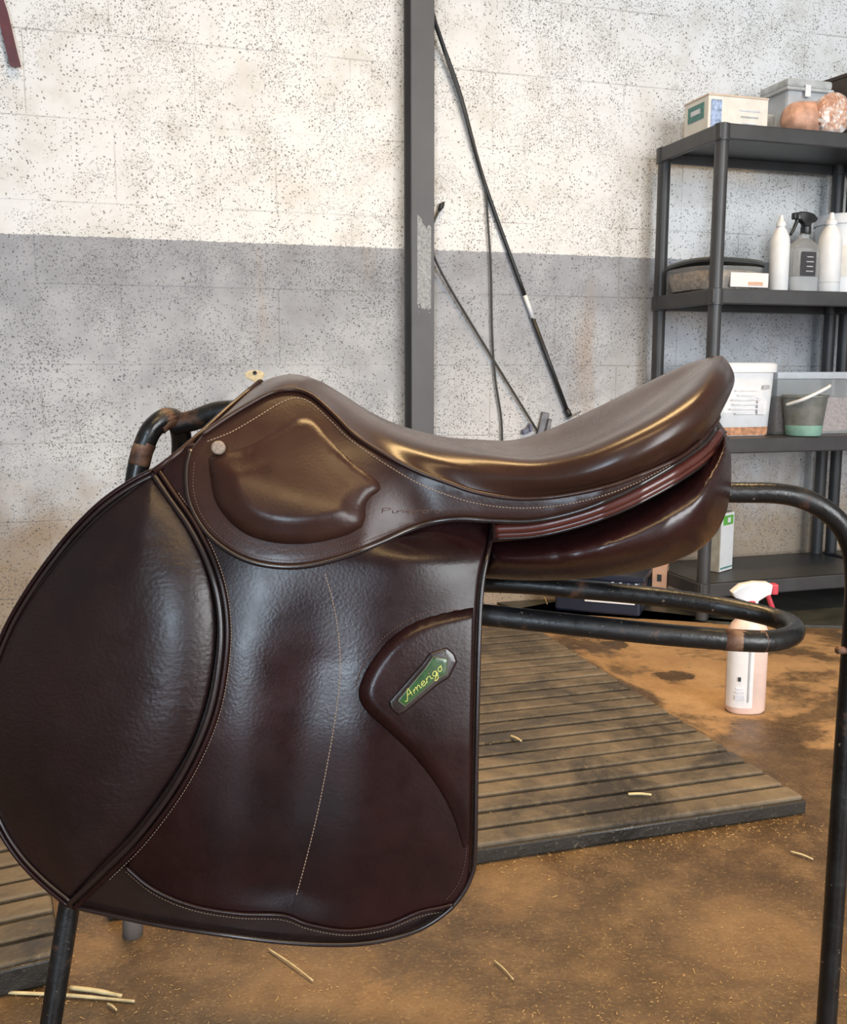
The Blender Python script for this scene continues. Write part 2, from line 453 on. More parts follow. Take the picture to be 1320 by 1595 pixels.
def rbox(c, size, ax=None, bev=0.004, seg=2):
    """rounded box centred at c with half axes along ax (3 unit vectors)"""
    bm = bmesh.new(); bmesh.ops.create_cube(bm, size=1.0)
    for q in bm.verts: q.co = Vector((q.co.x * size[0], q.co.y * size[1], q.co.z * size[2]))
    if bev: bmesh.ops.bevel(bm, geom=bm.edges[:], offset=bev, segments=seg, affect='EDGES', profile=0.5)
    bm.verts.index_update()
    A = np.array(ax if ax is not None else np.eye(3), float); c = np.array(c, float)
    v = [c + A[0] * q.co.x + A[1] * q.co.y + A[2] * q.co.z for q in bm.verts]
    f = [tuple(q.index for q in fc.verts) for fc in bm.faces]; bm.free(); return v, f


def lathe(c, prof, seg=24, sx=1.0, sy=1.0, ax=None, sq=2.0, caps=True):
    """surface of revolution (or superellipse, sq>2) about the vertical at c; prof = (radius, z)"""
    A = np.array(ax if ax is not None else np.eye(3), float); c = np.array(c, float); v, f = [], []
    for r, z in prof:
        for k in range(seg):
            an = 2 * PI * (k + 0.5) / seg; ca, sa = math.cos(an), math.sin(an)
            x = math.copysign(abs(ca) ** (2 / sq), ca); y = math.copysign(abs(sa) ** (2 / sq), sa)
            v.append(c + A[0] * (r * sx * x) + A[1] * (r * sy * y) + A[2] * z)
    for i in range(len(prof) - 1):
        for k in range(seg):
            l = (k + 1) % seg; f.append((i * seg + k, i * seg + l, (i + 1) * seg + l, (i + 1) * seg + k))
    if caps:
        f.append(tuple(range(seg))[::-1]); f.append(tuple((len(prof) - 1) * seg + k for k in range(seg)))
    return v, f


# ------------------------------------------------------------------ the setting
fl = build('floor', [(-6, -5, 0), (7, -5, 0), (7, 6, 0), (-6, 6, 0), (-6, -5, -0.1), (7, -5, -0.1), (7, 6, -0.1), (-6, 6, -0.1)],
           [(0, 1, 2, 3), (7, 6, 5, 4), (0, 4, 5, 1), (1, 5, 6, 2), (2, 6, 7, 3), (3, 7, 4, 0)], 'floor', smooth=False)
tag(fl, 'wet brown concrete floor strewn with straw and chaff', kind='structure')

AXW = [E1, E2, np.array([0, 0, 1.0])]
T0, T1, ZT = -2.4, 3.9, 3.5
wb = MB().add(*rbox(E2 * (WALL_K + 0.1506) + E1 * (T0 + T1) / 2 + np.array([0, 0, ZT / 2]), (T1 - T0, 0.30, ZT), AXW, 0))
wall = build('wall_back', wb.v, wb.f, 'joint', smooth=False)
tag(wall, 'painted concrete block wall, off-white above a grey band', kind='structure')
BH, BL = 0.218, 0.44
blk_mesh = None
tj = float(on_wall(178, 230) @ E1)
row0 = 0.117 - BH
for r_ in range(0, 11):
    z0 = row0 + r_ * BH; z1 = z0 + BH; z0c = max(z0, 0.0)
    if z1 - z0c < 0.03: continue
    ph = tj if (r_ % 2 == 0) else tj + BL / 2
    k0 = math.ceil((-0.95 - ph) / BL)
    for k in range(k0, k0 + 10):
        t = ph + k * BL
        full = (z0 >= 0 and z1 - z0 > BH - 1e-6)
        if full and blk_mesh is not None:
            o = bpy.data.objects.new('concrete_block', blk_mesh)
        else:
            h = z1 - z0c
            v, f = rbox((0, 0, 0), (BL - 0.0022, 0.012, h - 0.0022), None, 0.0012, 1)
            me = bpy.data.meshes.new('concrete_block'); me.from_pydata([tuple(p) for p in v], [], f); me.materials.append(M['wall'])
            if full: blk_mesh = me
            o = bpy.data.objects.new('concrete_block', me)
        col.objects.link(o); o.parent = wall
        p = E1 * (t + BL / 2) + E2 * (WALL_K + 0.006 + random.uniform(-0.0005, 0.0005))
        o.location = (p[0], p[1], (z0c + z1) / 2); o.rotation_euler = (0, 0, YAW)

# the rest of the room, out of frame: bare walls and roof that close it in
def shell(name, c, size, label):
    v, f = rbox(c, size, AXW, 0); tag(build(name, v, f, 'shell', smooth=False), label, kind='structure')


DB = -4.35
shell('wall_left', E1 * (T0 - .05) + E2 * (WALL_K + DB) / 2 + np.array([0, 0, 1.75]), (.1, WALL_K - DB, 3.5), 'dim block wall at the left of the room')
shell('wall_right', E1 * (T1 + .05) + E2 * (WALL_K + DB) / 2 + np.array([0, 0, 1.75]), (.1, WALL_K - DB, 3.5), 'dim block wall at the right of the room')
shell('wall_front', E1 * (T0 + T1) / 2 + E2 * (DB - .05) + np.array([0, 0, 1.75]), (T1 - T0 + .2, .1, 3.5), 'dim block wall behind the camera')
shell('ceiling', E1 * (T0 + T1) / 2 + E2 * ((WALL_K + DB) / 2 + .1) + np.array([0, 0, 3.55]), (T1 - T0 + .2, WALL_K - DB + .4, .1), 'dark roof underside')

# ------------------------------------------------------------------ steel post against the wall
pb = on_wall(647, 400); pb = np.array([pb[0], pb[1], 0.0])
post = thing('steel_post', pb - E2 * 0.05, 'dark grey upright steel post against the block wall with a pale scuff', 'post')
o_ = -E2 * 0.045
m = MB().add(*rbox(pb - E2 * 0.078 + np.array([0, 0, 1.2]), (0.070, 0.008, 2.4), AXW, 0.0015)); build('flange', m.v, m.f, 'steel', post, smooth=False)
m = MB().add(*rbox(pb - E2 * 0.006 + np.array([0, 0, 1.2]), (0.070, 0.008, 2.4), AXW, 0.0015)); build('flange', m.v, m.f, 'steel', post, smooth=False)
m = MB().add(*rbox(pb - E2 * 0.042 + np.array([0, 0, 1.2]), (0.006, 0.064, 2.4), AXW, 0)); build('web', m.v, m.f, 'steel', post, smooth=False)

# ------------------------------------------------------------------ rubber mats
def ribbed_mat(corner, yaw, width, ribs, pitch, label, thick=0.022, gap=0.013):
    """corner = front right corner; ribs run along the width and repeat going back"""
    a = math.radians(yaw); u = np.array([math.cos(a), math.sin(a), 0]); w = np.array([-math.sin(a), math.cos(a), 0]); k = np.array([0, 0, 1.0])
    t = thing('ribbed_rubber_mat', corner, label, 'mat')
    depth = ribs * pitch
    m = MB().add(*rbox(corner - u * width / 2 + w * depth / 2 + k * (0.0005 + (thick - 0.006) / 2), (width, depth, thick - 0.006), [u, w, k], 0.003))
    build('base', m.v, m.f, 'mat_base', t, smooth=False)
    proto = None
    for i in range(ribs):
        pw = pitch - gap
        if proto is None:
            v, f = rbox((0, 0, 0), (width - 0.004, pw, 0.012), None, 0.003, 1)
            proto = bpy.data.meshes.new('rib'); proto.from_pydata([tuple(p) for p in v], [], f); proto.materials.append(M['mat_rib'])
        o = bpy.data.objects.new('rib', proto); col.objects.link(o); o.parent = t
        c = -u * width / 2 + w * (pitch * (i + 0.5)) + k * (thick - 0.006 + random.uniform(-0.001, 0.001))
        o.location = tuple(c); o.rotation_euler = (0, 0, a + random.uniform(-0.002, 0.002))
    return t


ribbed_mat(np.array([MAT_FR[0], MAT_FR[1], 0.0]), 16.7, 1.14, 22, 0.055, 'large ribbed rubber mat spread on the floor behind the saddle rack', thick=0.030)
lm = at_floor(98, 1530)
ribbed_mat(np.array([lm[0], lm[1], 0.0]), 25, 0.62, 9, 0.052, 'ribbed rubber mat behind the rack\'s front leg at lower left', thick=0.040, gap=0.012)

# dark sheet on the floor under the shelves and tub
pts = [at_floor(*q) for q in ((770, 940), (850, 937), (900, 943), (1000, 954), (1070, 964), (1115, 972), (1200, 976), (1420, 981))]
back = [np.array([p[0], p[1], 0]) for p in (E1 * 2.75 + E2 * (WALL_K - 0.02), E1 * 1.38 + E2 * (WALL_K - 0.02), E1 * 1.14 + E2 * (WALL_K - 0.10))]
ring = pts + back; n = len(ring)
v = [np.array([p[0], p[1], 0.0075]) for p in ring] + [np.array([p[0], p[1], 0.0005]) for p in ring]
f = [tuple(range(n)), tuple(range(n, 2 * n))[::-1]] + [(i, (i + 1) % n, n + (i + 1) % n, n + i) for i in range(n)]
tag(build('rubber_sheet', v, f, 'floor_sheet', smooth=False), 'thin blackish rubber sheet on the floor beneath the shelving', 'rubber sheet')

# ------------------------------------------------------------------ saddle rack (black tube)
TR = 0.0103
apex = [at(215, 730, .930), at(222, 702, .932), at(236, 670, .936), at(258, 652, .946), at(275, 656, .962), at(282, 676, .975), at(283, 705, .985)]
pA, pB = at(108, 1410, .868), apex[0]
dirn = (pA - pB); nearfoot = pB + dirn * ((0.012 - pB[2]) / dirn[2])
farfoot = at_floor(207, 1456); farfoot[2] = 0.012
rack = thing('saddle_rack', (0.1, 0.95, 0.0), 'black tubular steel saddle rack with rusty bends carrying the brown saddle', 'saddle rack')
up_ = lambda k: apex[0] + (pA - apex[0]) * k; dn_ = lambda k: apex[-1] + (farfoot - apex[-1]) * k
leg = [nearfoot, pA, up_(.5), up_(.22), up_(.10), up_(.04)] + apex + [dn_(.04), dn_(.10), dn_(.22), dn_(.5), farfoot]
m = MB().add(*tube(spline(leg, 8), TR, 16)); build('front_legs', m.v, m.f, 'tube', rack)
ridge = [at(268, 662, .958), at(300, 655, .956), at(350, 640, .950), at(420, 648, .945), at(520, 694, .935), at(640, 736, .93), at(780, 757, .93),
         at(1000, 766, .93), at(1140, 767, .93), at(1215, 769, .93), at(1262, 781, .93), at(1302, 808, .93), at(1325, 845, .932), at(1333, 890, .935), at(1331, 960, .938)]
pr0, pr1 = at(1311, 1250, .94), at(1288, 1595, .945)
dr = pr1 - pr0; rfoot = pr0 + dr * ((0.012 - pr0[2]) / dr[2])
m = MB().add(*tube(spline(ridge + [pr0, pr1, rfoot], 8), TR, 16)); build('ridge_tube', m.v, m.f, 'tube', rack)
nl = apex[0] + (pA - apex[0]) * 0.235; fl_ = apex[-1] + (farfoot - apex[-1]) * 0.215
rail = [nl, at(480, 928, .885), at(766, 959, .88), at(900, 974, .875), at(1020, 987, .872), at(1130, 996, .872), at(1190, 999, .876), at(1224, 994, .893),
        at(1238, 985, .92), at(1232, 973, .95), at(1205, 962, .975), at(1160, 951, .99), at(1111, 942, 1.0), at(1020, 929, 1.005), at(900, 918, 1.01), at(750, 908, 1.02), fl_]
m = MB().add(*tube(spline(rail, 8), TR, 16)); build('side_rail', m.v, m.f, 'tube', rack)
# struts between ridge and rail keep the loop up
for (a_, b_) in (((560, 708, .932), (560, 938, .883)), ((560, 708, .934), (560, 900, 1.035))):
    m = MB().add(*tube([at(*a_), at(*b_)], 0.007, 10)); build('strut', m.v, m.f, 'tube', rack)
m = MB().add(*tube([at(1127, 996, .872), at(1150, 997.5, .8725), at(1172, 998.5, .8745), at(1190, 999, .876)], TR + 0.0002, 16)); build('rust_patch', m.v, m.f, 'rust', rack)
m = MB().add(*tube(spline([apex[0] + (apex[1] - apex[0]) * 0.2, apex[1], apex[1] * 0.6 + apex[2] * 0.4], 5), TR + 0.0002, 16)); build('rust_patch', m.v, m.f, 'rust', rack)
m = MB().add(*tube(spline([apex[2] * 0.6 + apex[3] * 0.4, apex[3], apex[3] * 0.4 + apex[4] * 0.6], 5), TR + 0.0002, 16)); build('rust_patch', m.v, m.f, 'rust', rack)
for ft, dr_ in ((nearfoot, pB), (farfoot, apex[-1]), (rfoot, pr0)):
    q = (dr_ - ft) / np.linalg.norm(dr_ - ft)
    b0 = np.array([ft[0], ft[1], 0.0])
    m = MB().add(*tube([b0 - q * 0.0 + np.array([0, 0, 0.001]), ft + q * 0.012, ft + q * 0.04], TR + 0.0035, 14)); build('rubber_foot', m.v, m.f, 'rubber_foot', rack)
m = MB().add(*tube([at(1322, 1013, .938), at(1306, 1013, .930)], 0.004, 8)); build('bolt', m.v, m.f, 'rust', rack)

# ------------------------------------------------------------------ saddle
YM = 0.92                                        # mid plane of the saddle
saddle = thing('jumping_saddle', (0.0, YM, 0.63), 'dark brown leather jumping saddle with padded knee blocks resting on the black rack', 'saddle')


def lerp_tab(tab, x):
    xs, ys = zip(*tab); return float(np.interp(x, xs, ys))


TAB = [(560, .022), (580, .034), (610, .055), (650, .079), (700, .100), (760, .117), (820, .130), (900, .143), (1000, .154), (1150, .165), (1300, .169), (1480, .163)]
_x = np.arange(540, 1500, 5.0); _y = np.interp(_x, [a for a, b in TAB], [b for a, b in TAB])
for _ in range(3): _y = np.convolve(np.pad(_y, 4, mode='edge'), np.ones(9) / 9, 'valid')
def d_flap(px, py, tuck=True):
    b = float(np.interp(py, _x, _y))
    u = (px - 400) / 400.0
    w = min(1.0, max(0.0, (py - 640) / 200.0))
    k = min(1.0, max(0.0, (880 - py) / 70.0)) * min(1.0, max(0.0, (px - 520) / 120.0)) if tuck else 0.0
    return b - (0.032 if u > 0 else 0.060) * u * u * w - 0.016 * k * k * (3 - 2 * k)


KT = [(560, .095), (650, .103), (750, .112), (850, .124), (940, .132), (1000, .130), (1050, .118), (1085, .097), (1105, .072), (1120, .045), (1135, .012)]
def d_skirt(px, py):
    a = d_flap(px, py, False); k = lerp_tab(KT, px)
    s = min(1.0, max(0.0, (px - 560) / 150.0)); s = s * s * (3 - 2 * s)
    return a * (1 - s) + k * s


def surf(px, py, D): return at(px, py, YM - D)
def mirror(v): return [np.array([p[0], 2 * YM - p[1], p[2]]) for p in v]


def both(name, v, f, mat, label=None, parent=None, **kw):
    o = build(name, v, f, mat, parent or saddle, **kw)
    o2 = build(name, mirror(v), f, mat, parent or saddle, **kw)
    if label: o['label'] = label
    return o, o2


def resample(pts, step):
    P = np.array(pts, float); d = np.r_[0, np.cumsum(np.linalg.norm(np.diff(P, axis=0), axis=1))]
    n = max(2, int(round(d[-1] / step)) + 1); s = np.linspace(0, d[-1], n)
    return np.c_[np.interp(s, d, P[:, 0]), np.interp(s, d, P[:, 1])]


def outline(segs, step=5):
    """closed outline from runs of points; each run is splined, corners between runs stay sharp"""
    out = []
    for s in segs:
        q = resample(spline([(a, b) for a, b in s], 10), step) if len(s) > 2 else resample(s, step)
        out += [tuple(p) for p in q[:-1]]
    return np.array(out)


def seg_dist(P, O):
    A = O; B = np.roll(O, -1, axis=0); AB = B - A; L2 = (AB ** 2).sum(1) + 1e-9; best = np.full(len(P), 1e9)
    for i in range(len(A)):
        t = np.clip(((P - A[i]) @ AB[i]) / L2[i], 0, 1)
        d = np.hypot(*(P - (A[i] + t[:, None] * AB[i])).T); best = np.minimum(best, d)
    return best


def inside(P, O):
    x, y = P[:, 0], P[:, 1]; c = np.zeros(len(P), bool); j = len(O) - 1
    for i in range(len(O)):
        xi, yi = O[i]; xj, yj = O[j]
        if yi != yj:
            cond = ((yi > y) != (yj > y)) & (x < (xj - xi) * (y - yi) / (yj - yi) + xi); c ^= cond
        j = i
    return c


def patch(O, dfun, off=0.0, puff=None, thick=0.004, step=11, edge=0.002, edge_r=5.0, rings=()):
    """a leather piece: outline O (on the saddle side), laid on the surface dfun, rounded edge, optional padding profile puff(dist, px, py)"""
    pts = [tuple(p) for p in O]; n0 = len(pts)
    T = np.roll(O, -1, 0) - np.roll(O, 1, 0); N = np.c_[-T[:, 1], T[:, 0]]; N /= np.linalg.norm(N, axis=1)[:, None] + 1e-9
    area2 = np.sum(O[:, 0] * np.roll(O[:, 1], -1) - np.roll(O[:, 0], -1) * O[:, 1])
    if area2 < 0: N = -N
    extra = []
    for r in (edge_r * 0.4, edge_r) + tuple(rings):
        q = O + N * r; ok = inside(q, O) & (seg_dist(q, O) > r * 0.85); extra.append(q[ok])
    gx, gy = np.meshgrid(np.arange(O[:, 0].min(), O[:, 0].max(), step), np.arange(O[:, 1].min(), O[:, 1].max(), step * 0.87))
    gx = gx + (np.arange(gx.shape[0]) % 2)[:, None] * step * 0.5
    g = np.c_[gx.ravel(), gy.ravel()]; g = g[inside(g, O)]; g = g[seg_dist(g, O) > (rings[-1] if rings else edge_r) + step * 0.5]; extra.append(g)
    allp = np.vstack([O] + extra)
    vv, ee, ff, *_ = delaunay_2d_cdt([Vector(p) for p in allp.tolist()], [], [list(range(n0))], 1, 1e-5)
    P = np.array([(p.x, p.y) for p in vv]); D = seg_dist(P, O)
    fv = []
    for (x, y), d in zip(P, D):
        e = 1.0 if d >= edge_r else math.sqrt(max(0.0, 1 - (1 - d / edge_r) ** 2))
        h = off + edge * (e - 1) + (puff(d, x, y) if puff else 0.0)
        fv.append(surf(x, y, dfun(x, y) + h))
    bv = [surf(x, y, dfun(x, y) + off - edge - thick) for x, y in P]
    F_ = [tuple(q) for q in ff]; n = len(fv)
    cnt = {}
    for q in F_:
        for a, b in zip(q, q[1:] + q[:1]): cnt[(a, b)] = 1
    faces = list(F_) + [tuple(i + n for i in q[::-1]) for q in F_]
    for (a, b) in cnt:
        if (b, a) not in cnt: faces.append((b, a, a + n, b + n))
    return fv + bv, faces


def dome(A, R): return lambda d, x, y: A * math.sqrt(max(0.0, 1 - (1 - min(d / R, 1.0)) ** 2))
def soft(A, R):
    def f(d, x, y):
        t = min(d / R, 1.0); return A * (math.sin(t * PI / 2) ** 1.2)
    return f


# curves read along the leather
SEAM = [(315, 677), (350, 653), (386, 631), (420, 613), (447, 607), (470, 609), (492, 620), (522, 647), (553, 678), (600, 708), (650, 734), (700, 753), (742, 767), (796, 776), (840, 776), (878, 772), (930, 762), (969, 751), (1020, 731), (1060, 712), (1092, 688), (1110, 668), (1122, 646)]
SKIRT_LOW = [(315, 677), (298, 700), (291, 730), (293, 770), (305, 803), (330, 837), (370, 865), (415, 879), (470, 881), (530, 868), (590, 845), (640, 823), (680, 811), (720, 807), (770, 810), (833, 810), (901, 795), (969, 768), (1037, 731), (1092, 694), (1114, 668), (1126, 646)]
FLAP_FRONT = [(238, 733), (200, 753), (155, 785), (110, 830), (68, 883), (33, 935), (6, 985), (-18, 1050), (-30, 1120), (-30, 1190), (-18, 1250), (2, 1298), (32, 1342), (66, 1377), (106, 1410)]
FLAP_LOW = [(106, 1410), (150, 1420), (250, 1441), (350, 1456), (450, 1468), (540, 1471), (600, 1464), (650, 1449), (690, 1425)]
FLAP_REAR = [(690, 1425), (716, 1399), (734, 1366), (740, 1330), (742, 1200), (745, 1060), (748, 960), (753, 900), (763, 850), (770, 806)]
FLAP_TOP = [(770, 806), (700, 800), (640, 808), (560, 830), (470, 850), (390, 840), (335, 790), (322, 720), (300, 690), (238, 733)]
TRIM = [(195, 1350), (240, 1386), (300, 1411), (370, 1423), (440, 1426), (480, 1440), (540, 1450), (600, 1442), (650, 1422), (690, 1413), (706, 1408)]
WELT = [(240, 737), (266, 775), (296, 818), (322, 868), (339, 920), (346, 975), (343, 1035), (330, 1105), (305, 1170), (268, 1236), (215, 1306), (160, 1361), (110, 1409)]

# seat: lofted sections, mid line -> rim -> bulge -> seam
ST = [((405, 597), (392, 607, .022), (355, 641, .055), (315, 677)),
      ((428, 587), (419, 596, .026), (402, 613, .050), (384, 632)),
      ((460, 583), (455, 589, .028), (450, 597, .045), (447, 607)),
      ((497, 593), (492, 600, .028), (490, 610, .048), (494, 622)),
      ((535, 615), (530, 623, .033), (533, 640, .060), (540, 664)),
      ((580, 644), (577, 652, .040), (585, 672, .072), (597, 706)),
      ((630, 668), (630, 676, .052), (640, 698, .088), (652, 735)),
      ((690, 688), (695, 696, .070), (710, 722, .104), (728, 762)),
      ((752, 704), (765, 707, .090), (780, 736, .120), (798, 776)),
      ((810, 714), (835, 713, .108), (856, 742, .136), (874, 773)),
      ((868, 705), (905, 699, .120), (922, 730, .147), (935, 761)),
      ((924, 682), (968, 673, .123), (985, 708, .150), (988, 744)),
      ((982, 648), (1030, 640, .117), (1048, 678, .143), (1034, 724)),
      ((1035, 613), (1080, 605, .098), (1098, 646, .122), (1068, 706)),
      ((1074, 582), (1110, 574, .062), (1128, 616, .082), (1098, 682)),
      ((1098, 564), (1123, 561, .030), (1141, 600, .040), (1114, 662)),
      ((1110, 555), (1129, 557, .000), (1145, 593, .000), (1122, 645))]
rows = []
for i, (m_, r_, b_, s_) in enumerate(ST):
    ds = d_skirt(*s_) + 0.004 if i < len(ST) - 1 else 0.0
    if i == len(ST) - 2: ds = 0.045
    if i == len(ST) - 3: ds = 0.078
    Mp = surf(*m_, 0.0); Rp = surf(r_[0], r_[1], r_[2]); Bp = surf(b_[0], b_[1], b_[2]); Sp = surf(s_[0], s_[1], ds)
    if i == len(ST) - 1: ctrl = [Mp * 2 - Rp, Mp, Rp, Bp, Sp]
    else: ctrl = [mirror([Rp])[0], Mp, Rp, Bp, Sp]
    sec = spline(ctrl, 8)[8:]
    rows.append(sec)
SEAT = np.array(rows)
fine = np.array([spline(list(SEAT[:, j]), 6) for j in range(SEAT.shape[1])])       # j, i, 3
nj, ni = fine.shape[:2]
v = [fine[j, i] for i in range(ni) for j in range(nj)]
f = [(i * nj + j, i * nj + j + 1, (i + 1) * nj + j + 1, (i + 1) * nj + j) for i in range(ni - 1) for j in range(nj - 1)]
vm = mirror(v); nv = len(v)
for q in range(ni):                                 # weld the mid line exactly onto the mid plane
    v[q * nj] = np.array([v[q * nj][0], YM, v[q * nj][2]]); vm[q * nj] = v[q * nj]
allv = v + vm; allf = f + [tuple(nv + k for k in reversed(q)) for q in f]
seat = build('seat', allv, allf, 'seat', saddle)
bm = bmesh.new(); bm.from_mesh(seat.data); bmesh.ops.remove_doubles(bm, verts=bm.verts, dist=0.0004); bmesh.ops.recalc_face_normals(bm, faces=bm.faces); bm.to_mesh(seat.data); bm.free()
seat.data.polygons.foreach_set('use_smooth', [True] * len(seat.data.polygons))
sd = seat.modifiers.new('thickness', 'SOLIDIFY'); sd.thickness = 0.006; sd.offset = -1
seat['label'] = 'deep polished brown seat with high cantle'

# skirts
up = [(a, b - 5) for a, b in SEAM]
O = outline([SKIRT_LOW, list(reversed(up)) + [(315, 677)]], 5)
v, f = patch(O, d_skirt, 0.007, None, 0.004, 10, 0.003, 6)
skirts = both('skirt', v, f, 'skirt', 'brown skirt below the seat')
# raised thigh inlay on the skirt
PAD = [(323, 711), (326, 742), (333, 778), (350, 806), (377, 830), (408, 843), (447, 849), (492, 847), (538, 836), (566, 822)]
PAD2 = [(566, 822), (571, 806), (571, 790), (578, 777), (594, 764), (592, 751), (577, 738), (553, 720), (517, 684), (494, 657), (484, 650), (470, 648), (456, 652), (426, 671), (395, 689), (371, 698), (347, 702), (323, 711)]
O = outline([PAD, PAD2], 4)


def pad_puff(d, x, y):
    t = min(d / 11.0, 1.0); a = 0.0042 * math.sin(t * PI / 2)
    w = (y - 704 - 0.40 * (x - 350)) / 20.0                      # the padding swells out below a slanting fold
    return a + 0.0115 * min(1.0, d / 40.0) / (1 + math.exp(-w))


v, f = patch(O, d_skirt, 0.006, pad_puff, 0.003, 7, 0.002, 4)
both('thigh_inlay', v, f, 'skirt', 'raised padded inlay on the skirt')
# round nickel stud
for s_ in (1, -1):
    c = surf(340, 697, d_skirt(340, 697) + 0.014); ax = [np.array([1.0, 0, 0]), np.array([0, 0.35, 0.94]), np.array([0, -0.94, 0.35])]
    v, f = lathe(c, [(.0058, -.004), (.0060, 0), (.0056, .0010), (.0040, .0013), (.0012, .0014)], 24, ax=ax)
    v = v if s_ == 1 else mirror(v)
    build('stud', v, f, 'stud', saddle)['label'] = 'round silvery stud'

# flap layers
O = outline([FLAP_FRONT, FLAP_LOW, FLAP_REAR, FLAP_TOP], 6)
v, f = patch(O, d_flap, -0.003, None, 0.004, 14, 0.002, 6)
both('sweat_flap', v, f, 'edge', 'dark under-flap showing below the main flap')
OM = outline([[(236, 730), (262, 772), (292, 818), (318, 868), (334, 920), (342, 975), (339, 1035), (326, 1105), (301, 1170), (264, 1236), (195, 1350)], TRIM, [(706, 1408), (726, 1380), (734, 1335), (737, 1200), (740, 1060), (743, 960), (748, 900), (758, 850), (766, 806)], [(766, 806), (700, 800), (640, 808), (560, 830), (470, 850), (390, 840), (335, 790), (322, 720), (300, 690), (236, 730)]], 6)


def flap_puff(d, x, y):
    # soft swell of the billet cover under the skirt, and of the leg channel
    a = 0.004 * math.exp(-((x - 650) / 90.0) ** 2 - ((y - 880) / 60.0) ** 2)
    b = -0.006 * math.exp(-((x - 480 + (y - 1100) * 0.12) / 70.0) ** 2) * min(1, max(0, (y - 880) / 150))
    return (a + b) * min(1.0, d / 40.0)


v, f = patch(OM, d_flap, 0.003, flap_puff, 0.004, 11, 0.0028, 6)
both('flap', v, f, 'flap', 'main flap of grained brown leather')
# knee pad
KN = [(237, 740), (272, 788), (302, 838), (324, 890), (334, 940), (336, 990), (330, 1050), (316, 1110), (292, 1170), (254, 1232), (205, 1297), (155, 1350), (109, 1400)]
KF = [(109, 1400), (70, 1367), (34, 1330), (8, 1290), (-12, 1245), (-22, 1190), (-22, 1120), (-10, 1055), (12, 993), (40, 942), (74, 893), (114, 843), (160, 797), (200, 766), (237, 740)]
O = outline([KN, KF], 6)


def knee_puff(d, x, y):
    t = min(d / 125.0, 1.0); return 0.020 * math.sin(t * PI / 2) ** 0.75


v, f = patch(O, d_flap, 0.003, knee_puff, 0.004, 11, 0.002, 4, (8, 13, 20))
both('knee_pad', v, f, 'knee', 'large padded oval knee block, creased leather')
# welts round the pad, edge pipings


def line3(pts, dfun, off, step=6):
    q = resample(spline(pts, 8), step); return [surf(x, y, dfun(x, y) + off) for x, y in q]


def shift(pts, k):
    P = np.array(pts, float); T = np.gradient(P, axis=0); N = np.c_[-T[:, 1], T[:, 0]]; N /= np.linalg.norm(N, axis=1)[:, None]
    return [tuple(p) for p in P + N * k]


for k, r_, mt in ((2, .0026, 'edge'), (-8, .0021, 'flap')):
    v, f = tube(line3(shift(WELT, k), d_flap, 0.0055), r_, 8); both('welt', v, f, mt)
v, f = tube(line3(FLAP_FRONT, d_flap, 0.002), .0024, 8); both('edge_piping', v, f, 'flap')
v, f = tube(line3(shift(FLAP_FRONT, -7), d_flap, 0.0045), .0018, 8); both('edge_piping', v, f, 'edge')
v, f = tube(line3(FLAP_LOW + FLAP_REAR[1:], d_flap, 0.0015), .0022, 8); both('edge_piping', v, f, 'edge')
v, f = tube(line3(TRIM, d_flap, 0.0035), .0019, 8); both('trim_piping', v, f, 'flap')
v, f = tube(line3([(a, b + 1) for a, b in SKIRT_LOW[1:-1]], d_skirt, 0.004), .0025, 8); both('skirt_piping', v, f, 'edge')
v, f = tube(line3(SEAM[:-2], d_skirt, 0.010), .0020, 8); both('seat_piping', v, f, 'skirt')
# front edge of the pommel arch
FE = [(405, 595), (380, 616), (350, 641), (315, 674), (280, 704), (240, 735)]
v, f = tube([surf(x, y, D) for (x, y), D in zip(FE, (.004, .022, .045, .080, .100, .112))], .0028, 10); both('pommel_binding', v, f, 'skirt')
# front of the arch: leather facing that joins binding to the flap front
arch = []
for (x, y), D in zip(FE, (.0, .018, .041, .076, .096, .108)): arch.append(surf(x, y, D))
inner = [p + np.array([0.02, 0, -0.055]) for p in arch]; inner = [np.array([p[0], YM - max(0.0, (YM - p[1]) - 0.022), p[2]]) for p in inner]
v = arch + inner; na = len(arch); f = [(i, i + 1, na + i + 1, na + i) for i in range(na - 1)]
o1, o2 = both('pommel_facing', v, f, 'edge')
for o in (o1, o2):
    s = o.modifiers.new('thickness', 'SOLIDIFY'); s.thickness = 0.004

# rear thigh block with name badge
BKE = resample(spline([(738, 946), (690, 955), (645, 970), (605, 998), (575, 1036), (560, 1070), (561, 1092), (575, 1112), (604, 1138), (645, 1178), (682, 1226), (706, 1272), (722, 1322)], 10), 4)
BK = outline([[(738, 946), (690, 955), (645, 970), (605, 998), (575, 1036), (560, 1070), (561, 1092), (575, 1112), (604, 1138), (645, 1178), (682, 1226), (706, 1272), (722, 1322)], [(722, 1322), (732, 1300), (734, 1150), (738, 946)]], 5)


def blk_puff(d, x, y):
    k = min(1.0, max(0.0, (1330 - y) / 170.0)); e = float(np.hypot(BKE[:, 0] - x, BKE[:, 1] - y).min())
    return 0.0072 * k * math.sin(min(e / 20.0, 1.0) * PI / 2)


